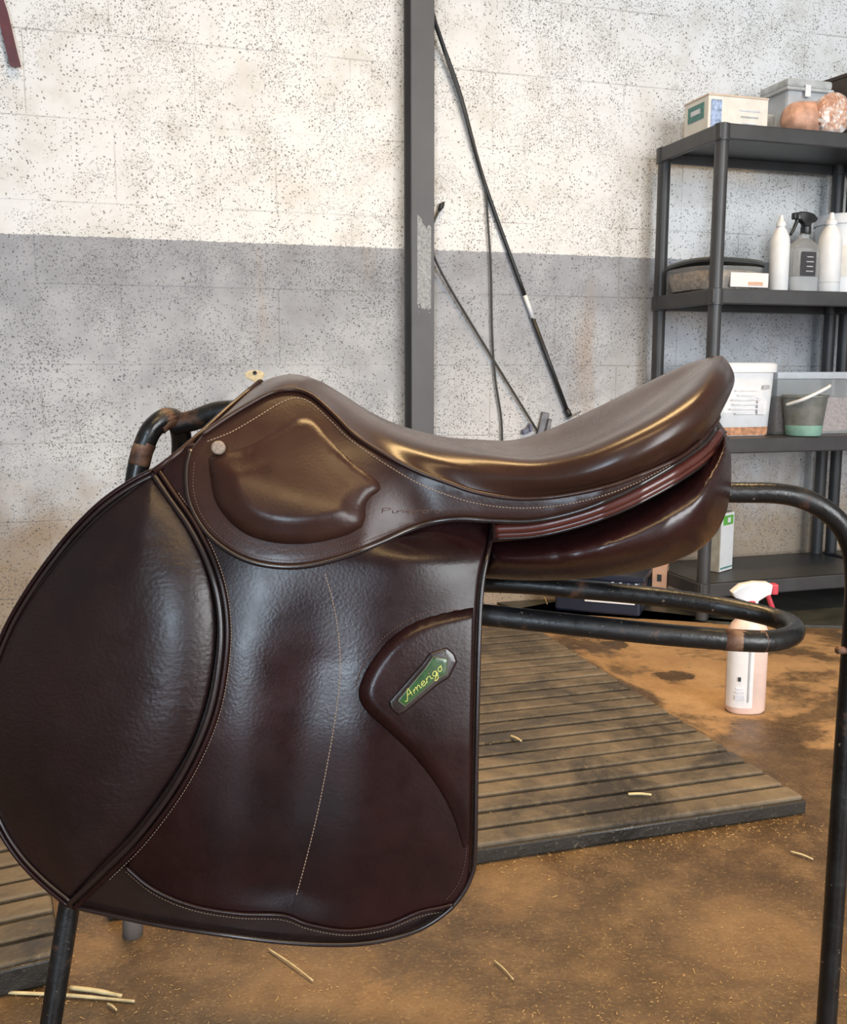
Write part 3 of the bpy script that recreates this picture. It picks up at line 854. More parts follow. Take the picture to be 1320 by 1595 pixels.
v, f = patch(BK, d_flap, 0.0038, blk_puff, 0.003, 8, 0.001, 4)
both('thigh_block', v, f, 'flap', 'raised triangular thigh block at rear of flap')
d_bk = lambda x, y: d_flap(x, y) + 0.0102
BF = outline([[(606, 1092), (609, 1104), (621, 1114)], [(621, 1114), (632, 1109)], [(632, 1109), (684, 1066)], [(684, 1066), (700, 1056)], [(700, 1056), (713, 1031)], [(713, 1031), (708, 1018), (696, 1008)], [(696, 1008), (670, 1017)], [(670, 1017), (657, 1034)], [(657, 1034), (606, 1092)]], 3)
v, f = patch(BF, d_bk, 0.003, None, 0.003, 6, 0.002, 3.5)
bo = both('name_badge', v, f, 'edge', 'green badge with gold script lettering')
BG = outline([[(620, 1091), (631, 1100)], [(631, 1100), (681, 1057)], [(681, 1057), (696, 1050)], [(696, 1050), (698, 1026)], [(698, 1026), (675, 1023)], [(675, 1023), (663, 1041)], [(663, 1041), (620, 1091)]], 3)
v, f = patch(BG, d_bk, 0.0042, None, 0.001, 5, 0.0006, 2)
both('badge_plate', v, f, 'badge_green', parent=bo[0]) if False else [build('badge_plate', v, f, 'badge_green', bo[0]), build('badge_plate', mirror(v), f, 'badge_green', bo[1])]
fr = MB().add(*tube([surf(x, y, d_bk(x, y) + 0.0042) for x, y in BG], 0.0005, 5, closed=True))
build('badge_rim', fr.v, fr.f, 'badge_rim', bo[0]); build('badge_rim', mirror(fr.v), fr.f, 'badge_rim', bo[1])
# script lettering in strokes: unit = x height, baseline y=0
GL = {'A': ([[(-.3, .15), (.1, 0), (.9, 2.1), (1.0, 0)], [(.3, .8), (1.15, .85)]], 1.35),
      'm': ([[(0, 0), (.15, 1), (.2, .6), (.5, 1), (.6, .9), (.6, 0)], [(.6, .6), (.95, 1), (1.1, .85), (1.1, .1), (1.3, .1)]], 1.4),
      'e': ([[(0, .45), (.55, .6), (.5, .95), (.25, 1), (.02, .6), (.1, .1), (.4, 0), (.8, .3)]], .85),
      'r': ([[(0, 0), (.12, 1), (.15, .7), (.45, 1), (.6, .9)]], .7),
      'i': ([[(0, 1), (.05, .1), (.3, .05)], [(.08, 1.45), (.1, 1.55)]], .42),
      'g': ([[(.6, .9), (.25, 1), (.02, .5), (.25, 0), (.55, .3), (.65, 1), (.55, -.6), (.2, -1), (-.1, -.7), (.8, .2)]], .95),
      'o': ([[(.4, 1), (.1, .85), (.0, .4), (.25, 0), (.55, .3), (.55, .8), (.35, 1), (.75, .9)]], .85),
      'P': ([[(.1, 0), (.2, 1.9)], [(0, 1.7), (.6, 2.0), (.95, 1.6), (.6, 1.0), (.2, 1.0)]], 1.15),
      'n': ([[(0, 0), (.1, 1), (.15, .6), (.5, 1), (.65, .8), (.65, 0)]], .9),
      'l': ([[(.05, 0), (.15, 2.0)]], .4)}


def script_text(word, p0, p1, xh, dfun, off, r, slant=0.35):
    p0 = np.array(p0, float); p1 = np.array(p1, float); u = (p1 - p0) / np.linalg.norm(p1 - p0); w = np.array([u[1], -u[0]])
    tot = sum(GL[c][1] for c in word); sc = np.linalg.norm(p1 - p0) / tot; x = 0.0; mb = MB()
    for c in word:
        for st in GL[c][0]:
            pl = [p0 + u * sc * (x + a + slant * b * xh / sc * 0.5) + w * xh * b for a, b in st]
            pl = spline(pl, 4) if len(pl) > 2 else pl
            mb.add(*tube([surf(q[0], q[1], dfun(q[0], q[1]) + off) for q in pl], r, 5))
        x += GL[c][1]
    return mb


t_ = script_text('Amerigo', (634, 1091), (692, 1041), 6.4, d_bk, 0.0046, 0.00042)
build('badge_lettering', t_.v, t_.f, 'gold', bo[0])
t_ = script_text('Pinerolo', (594, 799), (690, 799), 4.0, d_skirt, 0.0076, 0.00028, 0.1)
build('embossed_lettering', t_.v, t_.f, 'thread_dark', skirts[0])

# rear gusset, red welts and the flocked panel
d_gus = lambda x, y: d_skirt(x, y) - 0.006
G1 = [(766, 806), (833, 806), (901, 790), (969, 763), (1037, 726), (1092, 688), (1118, 652)]
G2 = [(1131, 672), (1122, 700), (1092, 722), (1037, 760), (969, 796), (901, 823), (833, 838), (766, 845)]
O = outline([G1, [G1[-1], G2[0]], G2, [G2[-1], G1[0]]], 5)
v, f = patch(O, d_gus, -0.004, None, 0.012, 9, 0.002, 5); both('rear_gusset', v, f, 'panel')
W1 = [(772, 824), (833, 820), (901, 804), (969, 779), (1037, 744), (1085, 713), (1108, 692), (1121, 674)]
for k, r_, mt in ((0, .0046, 'welt'), (9, .0030, 'welt'), (15, .0018, 'edge')):
    v, f = tube(line3(shift(W1, k), d_gus, 0.0005 - k * 0.0003), r_, 10); both('panel_welt', v, f, mt)
PT = [(745, 838), (833, 836), (901, 821), (969, 795), (1037, 760), (1090, 724), (1118, 698), (1130, 676)]
PB = [(1130, 676), (1138, 700), (1140, 735), (1138, 770), (1130, 803), (1112, 836), (1083, 860), (1045, 877), (1000, 889), (950, 897), (890, 903), (820, 904), (745, 900)]
O = outline([PT, PB, [PB[-1], PT[0]]], 6)
PNL = [(740, .048), (830, .060), (940, .070), (1040, .067), (1100, .056), (1140, .040)]
d_pan = lambda x, y: lerp_tab(PNL, x)


def pan_puff(d, x, y):
    e = min(1.0, (x - 735) / 120.0); A = 0.040 + 0.018 * e
    t = min(d / 50.0, 1.0); return A * math.sin(t * PI / 2) ** 0.75


v, f = patch(O, d_pan, 0.0, pan_puff, 0.030, 9, 0.001, 2, (3.5, 5.5, 8, 11.5, 16, 22, 30)); both('panel', v, f, 'panel', 'plump wool-flocked rear panel')
# underside of the tree between the panels, resting on the ridge tube
us = []
for (x, y, hw) in ((520, 672, .05), (600, 716, .05), (700, 735, .045), (800, 744, .045), (900, 747, .045), (1000, 735, .045), (1070, 705, .04)):
    c = surf(x, y, 0.0)
    us.append([c + np.array([0, -hw, -0.004]), c + np.array([0, 0, 0.002]), c + np.array([0, hw, -0.004])])
v = [p for r_ in us for p in r_]; f = [(i * 3 + j, i * 3 + j + 1, (i + 1) * 3 + j + 1, (i + 1) * 3 + j) for i in range(len(us) - 1) for j in range(2)]
o = build('tree_underside', v, f, 'edge', saddle); s = o.modifiers.new('thickness', 'SOLIDIFY'); s.thickness = 0.010; s.offset = 0

# stitching
def stitches(pts, dfun, off, mat, parent, pitch=5.2, L=3.4, r=0.00042, mirrored=None):
    q = resample(spline(pts, 10), pitch); mb = MB()
    for a, b in zip(q[:-1], q[1:]):
        d = (b - a) / np.linalg.norm(b - a); c = (a + b) / 2
        p0, p1 = c - d * L / 2, c + d * L / 2
        mb.add(*tube([surf(p0[0], p0[1], dfun(*p0) + off - 0.0002), surf(c[0], c[1], dfun(*c) + off + 0.0002), surf(p1[0], p1[1], dfun(*p1) + off - 0.0002)], r, 4))
    o = build('stitching', mb.v, mb.f, mat, parent); tag(o, kind='stuff')
    o = build('stitching', mirror(mb.v), mb.f, mat, mirrored or parent); tag(o, kind='stuff')


stitches([(506, 893), (517, 930), (527, 985), (530, 1050), (522, 1120), (510, 1190), (495, 1265), (478, 1335), (455, 1420)], lambda x, y: d_flap(x, y) + flap_puff(100, x, y), 0.0033, 'thread', saddle)
stitches([(322, 688), (360, 673), (400, 650), (436, 628), (460, 620), (482, 626), (510, 650), (545, 684), (590, 716), (650, 752), (700, 772), (742, 784), (796, 791), (860, 789), (930, 775), (990, 753), (1045, 724)], d_skirt, 0.0073, 'thread', saddle)
stitches([(348, 815), (376, 838), (408, 852), (447, 858), (492, 856), (538, 845), (572, 831)], d_skirt, 0.0073, 'thread_dark', saddle, 5, 3)
stitches([(303, 720), (301, 760), (312, 798), (336, 830), (372, 856), (415, 870), (468, 872), (528, 859), (588, 836), (640, 815)], d_skirt, 0.0073, 'thread_dark', saddle, 5, 3)
stitches(shift(WELT, -14)[1:-1], d_flap, 0.0036, 'thread', saddle, 5, 3, 0.0003)
stitches([(a, b + 7) for a, b in TRIM[:-1]], d_flap, -0.0026, 'thread', saddle, 5, 3, 0.0003)
stitches([(730, 952), (688, 949 + 1), (640, 964), (598, 993), (568, 1032), (553, 1070)], d_flap, 0.0036, 'thread_dark', saddle, 5, 3)
stitches([(733, 960), (731, 1060), (729, 1200), (727, 1320), (716, 1372), (695, 1402)], d_flap, 0.0036, 'thread_dark', saddle, 5, 3, 0.0003)
stitches([(130, 1412), (200, 1427), (300, 1446), (400, 1459), (480, 1466), (560, 1466), (620, 1455), (665, 1437)], d_flap, -0.0024, 'thread_dark', saddle, 5, 3)

# ------------------------------------------------------------------ shelving units
SO = np.array([0.846, 2.852, 0.0]); K = np.array([0, 0, 1.0])
def P(s, d, z=0.0): return SO + E1 * s + E2 * d + K * z
AXS = [E1, E2, K]
TIERS = (0.12, 0.555, 0.99, 1.445)
SHW, SHD = 0.655, 0.31


def shelving(s0, label, width, name='shelving_unit'):
    t = thing(name, P(s0, 0, 0), label, 'shelving')
    for zt in TIERS:
        m = MB()
        # tray: slab with a deeper rim
        m.add(*rbox(P(s0 + width / 2, SHD / 2, zt - 0.008), (width + 0.036, SHD + 0.036, 0.016), AXS, 0.004))
        tr = build('shelf', m.v, m.f, 'shelf', t, smooth=False)
        for c, sz in ((P(s0 + width / 2, -0.012, zt - 0.022), (width + 0.040, 0.014, 0.044)), (P(s0 + width / 2, SHD + 0.012, zt - 0.022), (width + 0.040, 0.014, 0.044)),
                      (P(s0 - 0.012, SHD / 2, zt - 0.022), (0.014, SHD + 0.030, 0.044)), (P(s0 + width + 0.012, SHD / 2, zt - 0.022), (0.014, SHD + 0.030, 0.044))):
            v, f = rbox(c, sz, AXS, 0.004); build('rim', v, f, 'shelf', tr, smooth=False)
        for sx in (0, width):
            for sy in (0, SHD):
                v, f = lathe(P(s0 + sx, sy, zt - 0.047), [(.018, 0), (.0235, .001), (.0235, .046), (.018, .0485)], 16); build('corner_socket', v, f, 'shelf', tr, angle=40)
    zs = (0.0,) + TIERS
    for sx in (0, width):
        for sy in (0, SHD):
            v, f = lathe(P(s0 + sx, sy, 0), [(.0195, .0085), (.0195, zs[-1] - 0.03)], 16); build('leg', v, f, 'shelf', t, angle=40)
    return t


shelving(0.0, 'charcoal plastic four-tier shelving unit loaded with tubs and bottles', SHW)
shelving(SHW + 0.060, 'second charcoal plastic shelving unit at the right edge, only its left posts showing', 0.60)

def item(name, s, d, tier, label, cat, group=None): return thing(name, P(s, d, TIERS[tier] + 0.0005), label, cat, group)
def bx(t, name, c, sz, mat, bev=0.002, parent=None, yaw=0.0):
    a = YAW + yaw; ax = [np.array([math.cos(a), math.sin(a), 0]), np.array([-math.sin(a), math.cos(a), 0]), K]
    m = MB().add(*rbox(c, sz, ax, bev)); return build(name, m.v, m.f, mat, parent or t, smooth=False)


EPS = 0.0006
# -- top shelf
z = TIERS[3] + EPS
t = item('carton', 0.13, 0.16, 3, 'cream carton with a teal label at the left end of the top shelf', 'carton')
bo_ = bx(t, 'body', P(0.131, 0.185, z + 0.056), (0.205, 0.13, 0.112), 'cream_card')
bx(t, 'lid', P(0.131, 0.185, z + 0.114), (0.209, 0.134, 0.006), 'pink_card')
bx(t, 'teal_label', P(0.0275, 0.185, z + 0.075), (0.002, 0.085, 0.045), 'teal', 0)
bx(t, 'label_text', P(0.0262, 0.185, z + 0.076), (0.0015, 0.050, 0.014), 'pale_ink', 0)
bx(t, 'blue_print', P(0.055, 0.119, z + 0.058), (0.036, 0.002, 0.085), 'blue_print', 0)
for q in range(3): bx(t, 'printed_line', P(0.17, 0.119, z + 0.04 + q * 0.018), (0.05 + 0.01 * q, 0.0015, 0.004), 'grey_ink' if q == 1 else 'pale_ink', 0)
t = item('plastic_sleeve', 0.262, 0.2, 3, 'small pale grey packet between the carton and the lidded box', 'packet')
bx(t, 'packet', P(0.278, 0.20, z + 0.045), (0.040, 0.06, 0.090), 'lid_grey', 0.008)
bx(t, 'band', P(0.278, 0.1685, z + 0.030), (0.041, 0.003, 0.030), 'grey_bucket', 0.001)
t = item('storage_box', 0.41, 0.2, 3, 'clear plastic food box with a grey clip lid on the top shelf', 'storage box')
bx(t, 'tub', P(0.405, 0.225, z + 0.083), (0.150, 0.13, 0.166), 'milky', 0.012)
bx(t, 'contents', P(0.405, 0.225, z + 0.055), (0.140, 0.12, 0.095), 'cream_card', 0.010)
bx(t, 'lid', P(0.405, 0.225, z + 0.182), (0.164, 0.144, 0.026), 'lid_grey', 0.008)
bx(t, 'lid_rim', P(0.405, 0.225, z + 0.164), (0.170, 0.150, 0.010), 'lid_grey', 0.003)
bx(t, 'clip', P(0.392, 0.148, z + 0.158), (0.020, 0.006, 0.036), 'white_plastic', 0.002)
t = item('salt_bag', 0.36, 0.07, 3, 'shiny film bag of pink-orange salt lick lying on the top shelf', 'bag')
AXB = [K, E2, E1]
cb = P(0.27, 0.075, z + 0.053)
prof = [(0.010, -.010), (0.030, -.004), (0.042, .01), (0.050, .04), (0.0525, .09), (0.0525, .12), (0.050, .150), (0.044, .166), (0.030, .172), (0.006, .173)]
v, f = lathe(cb, prof, 28, ax=[K, E2, E1])
rng = np.random.RandomState(3); v = [np.array(p) for p in v]
for i, p in enumerate(v): p += (p - cb) * 0 + K * rng.uniform(-.0008, .0008)
build('bag_body', v, f, 'salt', t)
# crinkled end facing the room and knot
v, f = lathe(P(0.395, 0.030, z + 0.062), [(0.055, -.045), (0.0615, -.01), (0.062, .0), (0.059, .010), (0.048, .017), (0.030, .021), (0.012, .022)], 28, ax=[(E1 * math.cos(.2)), K, -E2])
build('film_end', v, f, 'film', t)
t = item('brown_box', 0.60, 0.2, 3, 'dark brown box at the right end of the top shelf', 'box')
bx(t, 'box_body', P(0.600, 0.20, z + 0.105), (0.16, 0.20, 0.210), 'brown_box', 0.004, yaw=0.15)
bx(t, 'box_lid', P(0.600, 0.20, z + 0.215), (0.164, 0.204, 0.012), 'brown_box', 0.002, yaw=0.15)

# -- second shelf
z = TIERS[2] + EPS
t = item('shallow_tub', 0.08, 0.16, 2, 'shallow clear tub of feed with a dark lid tilted on it, behind the shelf post', 'tub')
v, f = lathe(P(0.095, 0.155, z), [(.090, .002), (.100, .004), (.112, .050), (.112, .070)], 28, sx=1.15, sy=1.1, ax=AXS, sq=3.0)
build('tub_wall', v, f, 'clear', t, angle=50)
v, f = lathe(P(0.095, 0.155, z), [(.086, .004), (.098, .006), (.107, .056), (.070, .064), (.01, .066)], 28, sx=1.12, sy=1.07, ax=AXS, sq=3.0)
build('contents', v, f, 'mixed_feed', t)
tl = 0.10; AXL = [E1 * math.cos(-tl) + K * math.sin(-tl) * 0, E2 * math.cos(tl) + K * 0, K]
v, f = lathe(P(0.095, 0.155, z + 0.072), [(.100, 0), (.118, 0), (.120, .006), (.116, .013), (.06, .020), (.01, .021)], 28, sx=1.12, sy=1.07, ax=[E1 + K * -0.03, E2 + K * -0.06, K], sq=3.0)
build('lid', v, f, 'dark_lid', t, angle=50)
v, f = rbox(P(0.135, 0.033, z + 0.030), (0.13, 0.004, 0.042), AXS, 0.001); build('label', v, f, 'pale_label', t, smooth=False)
v, f = rbox(P(0.155, 0.0305, z + 0.020), (0.05, 0.0015, 0.010), AXS, 0); build('label_print', v, f, 'salmon', t, smooth=False)


def slim_bottle(s, d, r, h, label, name='squeeze_bottle'):
    t = item(name, s, d, 2, label, 'bottle', None)
    v, f = lathe(P(s, d, z), [(r * .9, 0), (r, .004), (r, h * .62), (r * .93, h * .70), (r * .62, h * .80), (r * .42, h * .835), (r * .42, h * .85)], 24); build('bottle_body', v, f, 'white_plastic', t, angle=45)
    v, f = lathe(P(s, d, z), [(r * .50, h * .85), (r * .50, h * .90), (r * .30, h * .92), (r * .16, h * 1.0), (r * .08, h * 1.0)], 20); build('nozzle_cap', v, f, 'white_plastic', t, angle=40)
    return t


slim_bottle(0.252, 0.055, 0.0285, 0.225, 'slim white bottle left of the black-triggered spray bottle')
t = slim_bottle(0.415, 0.035, 0.034, 0.236, 'tall white bottle right of the black-triggered spray bottle')
v, f = lathe(P(0.415, 0.035, z), [(.0344, .028), (.0344, .0295)], 24, caps=False); build('ring_line', v, f, 'grey_ink', t)


def trigger_spray(t, base, ax, hmat, nmat, z0, flip=1.0, neckmat=None, S=1.0):
    """z0 = top of neck; head: front is along ax[0]*flip"""
    u, w, k = ax; c = base + k * z0; flip = flip * S; k_ = k * S
    m = MB().add(*lathe(c, [(.015, 0), (.016, .003), (.016, .020), (.012, .022)], 18)); build('neck_collar', m.v, m.f, neckmat or hmat, t, angle=40)
    # head: sculpted side profile extruded with a rounded section
    prof = [(-.036, .046), (-.030, .036), (-.014, .030), (-.011, .020), (.011, .020), (.014, .030), (.030, .040), (.036, .042), (.038, .060), (.030, .064), (.005, .065), (-.020, .060)]
    v, f = [], []; n = len(prof)
    for wd, sc in ((-.011, .86), (-.0085, .97), (.0085, .97), (.011, .86)):
        cx, cz = 0.0, 0.046
        for a, b in prof: v.append(c + u * (flip * (cx + (a - cx) * sc)) + w * wd * S + k_ * (cz + (b - cz) * sc - (.014 if S > 1 else 0)))
    for r_ in range(3):
        for i in range(n): f.append((r_ * n + i, r_ * n + (i + 1) % n, (r_ + 1) * n + (i + 1) % n, (r_ + 1) * n + i))
    f.append(tuple(range(n))[::-1]); f.append(tuple(3 * n + i for i in range(n)))
    build('spray_head', v, f, hmat, t, angle=40)
    m = MB().add(*rbox(c + u * flip * .042 + k_ * (.051 - (.014 if S > 1 else 0)), (.012 * S, .018 * S, .019 * S), ax, .003)); build('nozzle', m.v, m.f, nmat, t, smooth=False)
    tr = [c + u * flip * a + k_ * (b - (.014 if S > 1 else 0)) for a, b in ((.030, .044), (.035, .032), (.042, .016), (.053, -.004))]
    m = MB().add(*tube(spline(tr, 5), [.0062] * 4 + [.0056] * 6 + [.0048] * 6, 8)); build('trigger', m.v, m.f, nmat, t)


t = item('spray_bottle', 0.33, 0.05, 2, 'clear spray bottle with black trigger and black label on the second shelf', 'spray bottle')
v, f = lathe(P(0.335, 0.055, z), [(.046, 0), (.050, .005), (.050, .120), (.044, .140), (.020, .158), (.015, .160), (.015, .174)], 28, sx=1.0, sy=.62, ax=AXS, sq=2.8)
build('bottle_body', v, f, 'clear', t, angle=50)
v, f = lathe(P(0.335, 0.055, z), [(.045, .003), (.047, .006), (.047, .045), (.01, .046)], 28, sx=1.0, sy=.6, ax=AXS, sq=2.8); build('liquid', v, f, 'milky', t, angle=50)
v, f = rbox(P(0.330, 0.0215, z + 0.082), (.052, .003, .070), AXS, .001); lb = build('label', v, f, 'ink', t, smooth=False)
for q in range(4): 
    v, f = rbox(P(0.334, 0.0196, z + 0.060 + q * .014), (.026 - .004 * (q % 2), .001, .003), AXS, 0); build('label_line', v, f, 'grey_ink', lb, smooth=False)
trigger_spray(t, P(0.340, 0.055, z), AXS, 'black_plastic', 'black_plastic', .173, flip=-1.0)
t = item('white_tub', 0.545, 0.14, 2, 'large white lidded tub at the right of the second shelf', 'tub')
v, f = lathe(P(0.545, 0.14, z), [(.070, 0), (.075, .004), (.082, .205), (.082, .215)], 32); build('tub_wall', v, f, 'white_plastic', t, angle=45)
v, f = lathe(P(0.545, 0.14, z), [(.080, .2155), (.088, .2155), (.089, .240), (.084, .246), (.02, .247)], 32); build('lid', v, f, 'white_plastic', t, angle=45)
v, f = lathe(P(0.545, 0.14, z), [(.0785, .055), (.0815, .15)], 32, caps=False); build('label', v, f, 'cream_card', t)
v, f = lathe(P(0.545, 0.14, z), [(.0790, .085), (.0796, .105)], 32, caps=False); build('label_band', v, f, 'grey_ink', t)

# -- third shelf
z = TIERS[1] + EPS
t = item('white_bucket', 0.165, 0.14, 1, 'square white bucket with a big pale label and orange feed showing at its foot', 'bucket')
v, f = lathe(P(0.168, 0.155, z), [(.094, 0), (.098, .004), (.108, .190), (.108, .194)], 36, ax=AXS, sq=5.0, sy=.92); build('bucket_wall', v, f, 'white_plastic', t, angle=50)
v, f = lathe(P(0.168, 0.155, z), [(.0985, .003), (.1000, .050)], 36, ax=AXS, sq=5.0, sy=.92, caps=False); build('feed', v, f, 'orange_feed', t, angle=50)
v, f = lathe(P(0.168, 0.155, z), [(.1005, .052), (.1070, .165)], 36, ax=AXS, sq=5.0, sy=.92, caps=False); lb = build('label', v, f, 'white_plastic', t, angle=50)
v, f = lathe(P(0.168, 0.155, z), [(.108, .1945), (.116, .1945), (.1165, .218), (.111, .224), (.02, .225)], 36, ax=AXS, sq=5.0, sy=.92); build('lid', v, f, 'white_plastic', t, angle=50)
for q, w_ in enumerate((.07, .11, .09, .10, .06, .08)):
    v, f = rbox(P(0.168 - .01, 0.0530 - q * .00068, z + .070 + q * .014), (w_, .0012, .004), AXS, 0); build('printed_line', v, f, 'faint_ink', lb, smooth=False)
v, f = rbox(P(0.225, 0.0490, z + .150), (.022, .002, .012), AXS, 0); build('printed_mark', v, f, 'grey_ink', lb, smooth=False)
v, f = rbox(P(0.214, 0.0520, z + .092), (.03, .0015, .050), AXS, 0); build('printed_panel', v, f, 'faint_ink', lb, smooth=False)
t = item('small_bucket', 0.36, 0.06, 1, 'small smoky green-footed bucket with a white handle, in front of the clear tote', 'bucket')
v, f = lathe(P(0.352, 0.030, z), [(.050, .002), (.052, .006), (.0555, .034)], 30); build('bucket_foot', v, f, 'mint', t, angle=50)
v, f = lathe(P(0.352, 0.030, z), [(.0555, .0342), (.066, .118), (.069, .119), (.069, .126), (.063, .126), (.055, .05)], 30, caps=False); build('bucket_wall', v, f, 'grey_bucket', t, angle=50)
hd = [P(0.285, 0.028, z + .096), P(0.300, -0.02, z + .112), P(0.335, -0.036, z + .130), P(0.385, -0.030, z + .150), P(0.402, -0.015, z + .155)]
m = MB().add(*tube(spline(hd, 6), .0052, 8)); build('handle', m.v, m.f, 'white_plastic', t)
t = item('clear_tote', 0.48, 0.2, 1, 'long clear plastic tote half full of pinkish grain on the third shelf', 'tote')
cs, cd, w_, dp, hh = 0.465, 0.190, 0.31, 0.160, 0.185
for nm, c, sz in (('front_wall', P(cs, cd - dp / 2, z + hh / 2), (w_, .004, hh)), ('back_wall', P(cs, cd + dp / 2, z + hh / 2), (w_, .004, hh)), ('side_wall', P(cs - w_ / 2, cd, z + hh / 2), (.004, dp, hh)), ('side_wall', P(cs + w_ / 2, cd, z + hh / 2), (.004, dp, hh))):
    bx(t, nm, c, sz, 'clear', .001)
bx(t, 'tote_floor', P(cs, cd, z + .003), (w_, dp, .006), 'clear', .001)
bx(t, 'grain', P(cs, cd, z + .006 + .055), (w_ - .012, dp - .012, .110), 'pink_grain', .006)
for c, sz in ((P(cs, cd - dp / 2 - .006, z + hh), (w_ + .022, .014, .022)), (P(cs, cd + dp / 2 + .006, z + hh), (w_ + .022, .014, .022)), (P(cs - w_ / 2 - .005, cd, z + hh), (.014, dp, .022)), (P(cs + w_ / 2 + .005, cd, z + hh), (.014, dp, .022))):
    bx(t, 'rim', c, sz, 'milky', .003)

# -- bottom shelf
z = TIERS[0] + EPS
t = item('milk_carton', 0.15, 0.13, 0, 'tall beige carton with a white side and green label on the bottom shelf', 'carton')
bx(t, 'body', P(0.150, 0.16, z + .095), (.066, .085, .190), 'carton', .003, yaw=-1.07)
a = YAW - 1.07; u_ = np.array([math.cos(a), math.sin(a), 0]); w_2 = np.array([-math.sin(a), math.cos(a), 0])
cc = P(0.150, 0.16, z)
v, f = rbox(cc + u_ * .0334 + K * .095, (.0015, .083, .186), [u_, w_2, K], 0); build('white_side', v, f, 'white_plastic', t, smooth=False)
v, f = rbox(cc + u_ * .0346 + w_2 * .002 + K * .165, (.0015, .064, .030), [u_, w_2, K], 0); gl_ = build('green_label', v, f, 'green_print', t, smooth=False)
v, f = rbox(cc + u_ * .0356 + w_2 * .006 + K * .165, (.0012, .018, .016), [u_, w_2, K], 0); build('label_mark', v, f, 'white_plastic', gl_, smooth=False)
v, f = rbox(cc + u_ * .0346 + K * .012, (.0015, .076, .005), [u_, w_2, K], 0); build('green_line', v, f, 'teal', t, smooth=False)

# -- dark blue tub and salmon box on the floor left of the shelving
bc = at_floor(1000, 962, 0.008); bl_ = at_floor(862, 950, 0.008)
q = bc - bl_; ang = math.atan2(q[1], q[0]); u_ = np.array([math.cos(ang), math.sin(ang), 0]); w_2 = np.array([-math.sin(ang), math.cos(ang), 0]); L_ = float(np.linalg.norm(q)); AXC = [u_, w_2, K]
cen = (bc + bl_) / 2 + w_2 * .10
t = thing('navy_tub', np.array([cen[0], cen[1], 0.008]), 'dark navy plastic tub with a white stripe on the floor beside the shelving', 'tub')
zc = 0.0085
v, f = rbox(np.array([cen[0], cen[1], zc + .055]), (L_ - .01, .20, .110), AXC, .008); build('tub_body', v, f, 'navy', t, smooth=False)
v, f = rbox(np.array([cen[0], cen[1], zc + .118]), (L_ + .015, .22, .018), AXC, .004); build('lid', v, f, 'navy', t, smooth=False)
v, f = rbox(np.array([cen[0], cen[1], zc]) - w_2 * .1012 + u_ * (L_ * .14) + K * .042, (L_ * .56, .003, .011), AXC, .001); build('white_stripe', v, f, 'white_plastic', t, smooth=False)
bm_ = MB()
for k_, hgt in enumerate((.014, .010, .014, .010, .012, .010, .014)):
    bm_.add(*rbox(np.array([cen[0], cen[1], zc]) - w_2 * .1012 + u_ * (L_ * .17 + k_ * .012) + K * (.090 + hgt / 2), (.008, .002, hgt), AXC, 0))
build('white_lettering', bm_.v, bm_.f, 'white_plastic', t, smooth=False)
sc_ = at_floor(1031, 945, 0.008); 
t = thing('salmon_carton', np.array([sc_[0], sc_[1], .008]), 'small salmon-coloured card box standing beside the navy tub', 'carton')
c0 = np.array([sc_[0], sc_[1] + .03, 0.0085])
v, f = rbox(c0 + K * .067, (.046, .05, .134), AXC, .002); build('box_body', v, f, 'salmon', t, smooth=False)
v, f = rbox(c0 - w_2 * .0258 + K * .092, (.014, .0015, .022), AXC, 0); build('printed_mark', v, f, 'ink', t, smooth=False)

# ------------------------------------------------------------------ pink spray bottle on the floor
bp = at_floor(1160, 1107); bp = np.array([bp[0], bp[1], 0.0])
t = thing('cleaner_spray_bottle', bp, 'pink and white spray bottle with red trigger standing on the floor', 'spray bottle')
AXF = [np.array([1.0, 0, 0]), np.array([0, 1.0, 0]), K]
v, f = lathe(bp + K * .001, [(.038, 0), (.0425, .006), (.0430, .150), (.0415, .185), (.036, .200), (.018, .222), (.014, .226), (.014, .236)], 32, sx=1.02, sy=.70, sq=2.5)
build('bottle_body', v, f, 'pink_bottle', t, angle=50)
v, f = lathe(bp, [(.0436, .016), (.0440, .150), (.0430, .180)], 40, sx=1.02, sy=.70, sq=2.5, caps=False)
lf = [q_ for q_ in f if np.mean([v[i][1] for i in q_]) < bp[1] - .006 and np.mean([v[i][0] for i in q_]) < bp[0] + .006]
build('label', v, lf, 'pale_label', t)
lx = bp + np.array([0, -.0315, 0])
v, f = rbox(lx + np.array([-.004, 0.0, .105]), (.0035, .0022, .150), AXF, 0); build('level_strip', v, f, 'grey_ink', t, smooth=False)


def text_mesh(txt, size):
    cu = bpy.data.curves.new('txt', 'FONT'); cu.body = txt; cu.size = size; cu.extrude = 0.0004; cu.align_x = 'CENTER'; cu.resolution_u = 2
    ob = bpy.data.objects.new('txt', cu); col.objects.link(ob); bpy.context.view_layer.update()
    me = bpy.data.meshes.new_from_object(ob.evaluated_get(bpy.context.evaluated_depsgraph_get()))
    vv = [tuple(q.co) for q in me.vertices]; ff = [tuple(p.vertices) for p in me.polygons]
    bpy.data.objects.remove(ob); bpy.data.curves.remove(cu); bpy.data.meshes.remove(me); return vv, ff


def text_part(txt, size, origin, u, w, parent, mat, name='lettering'):
    vv, ff = text_mesh(txt, size); nrm = np.cross(u, w)
    return build(name, [origin + u * a + w * b + nrm * c for a, b, c in vv], ff, mat, parent, smooth=False)


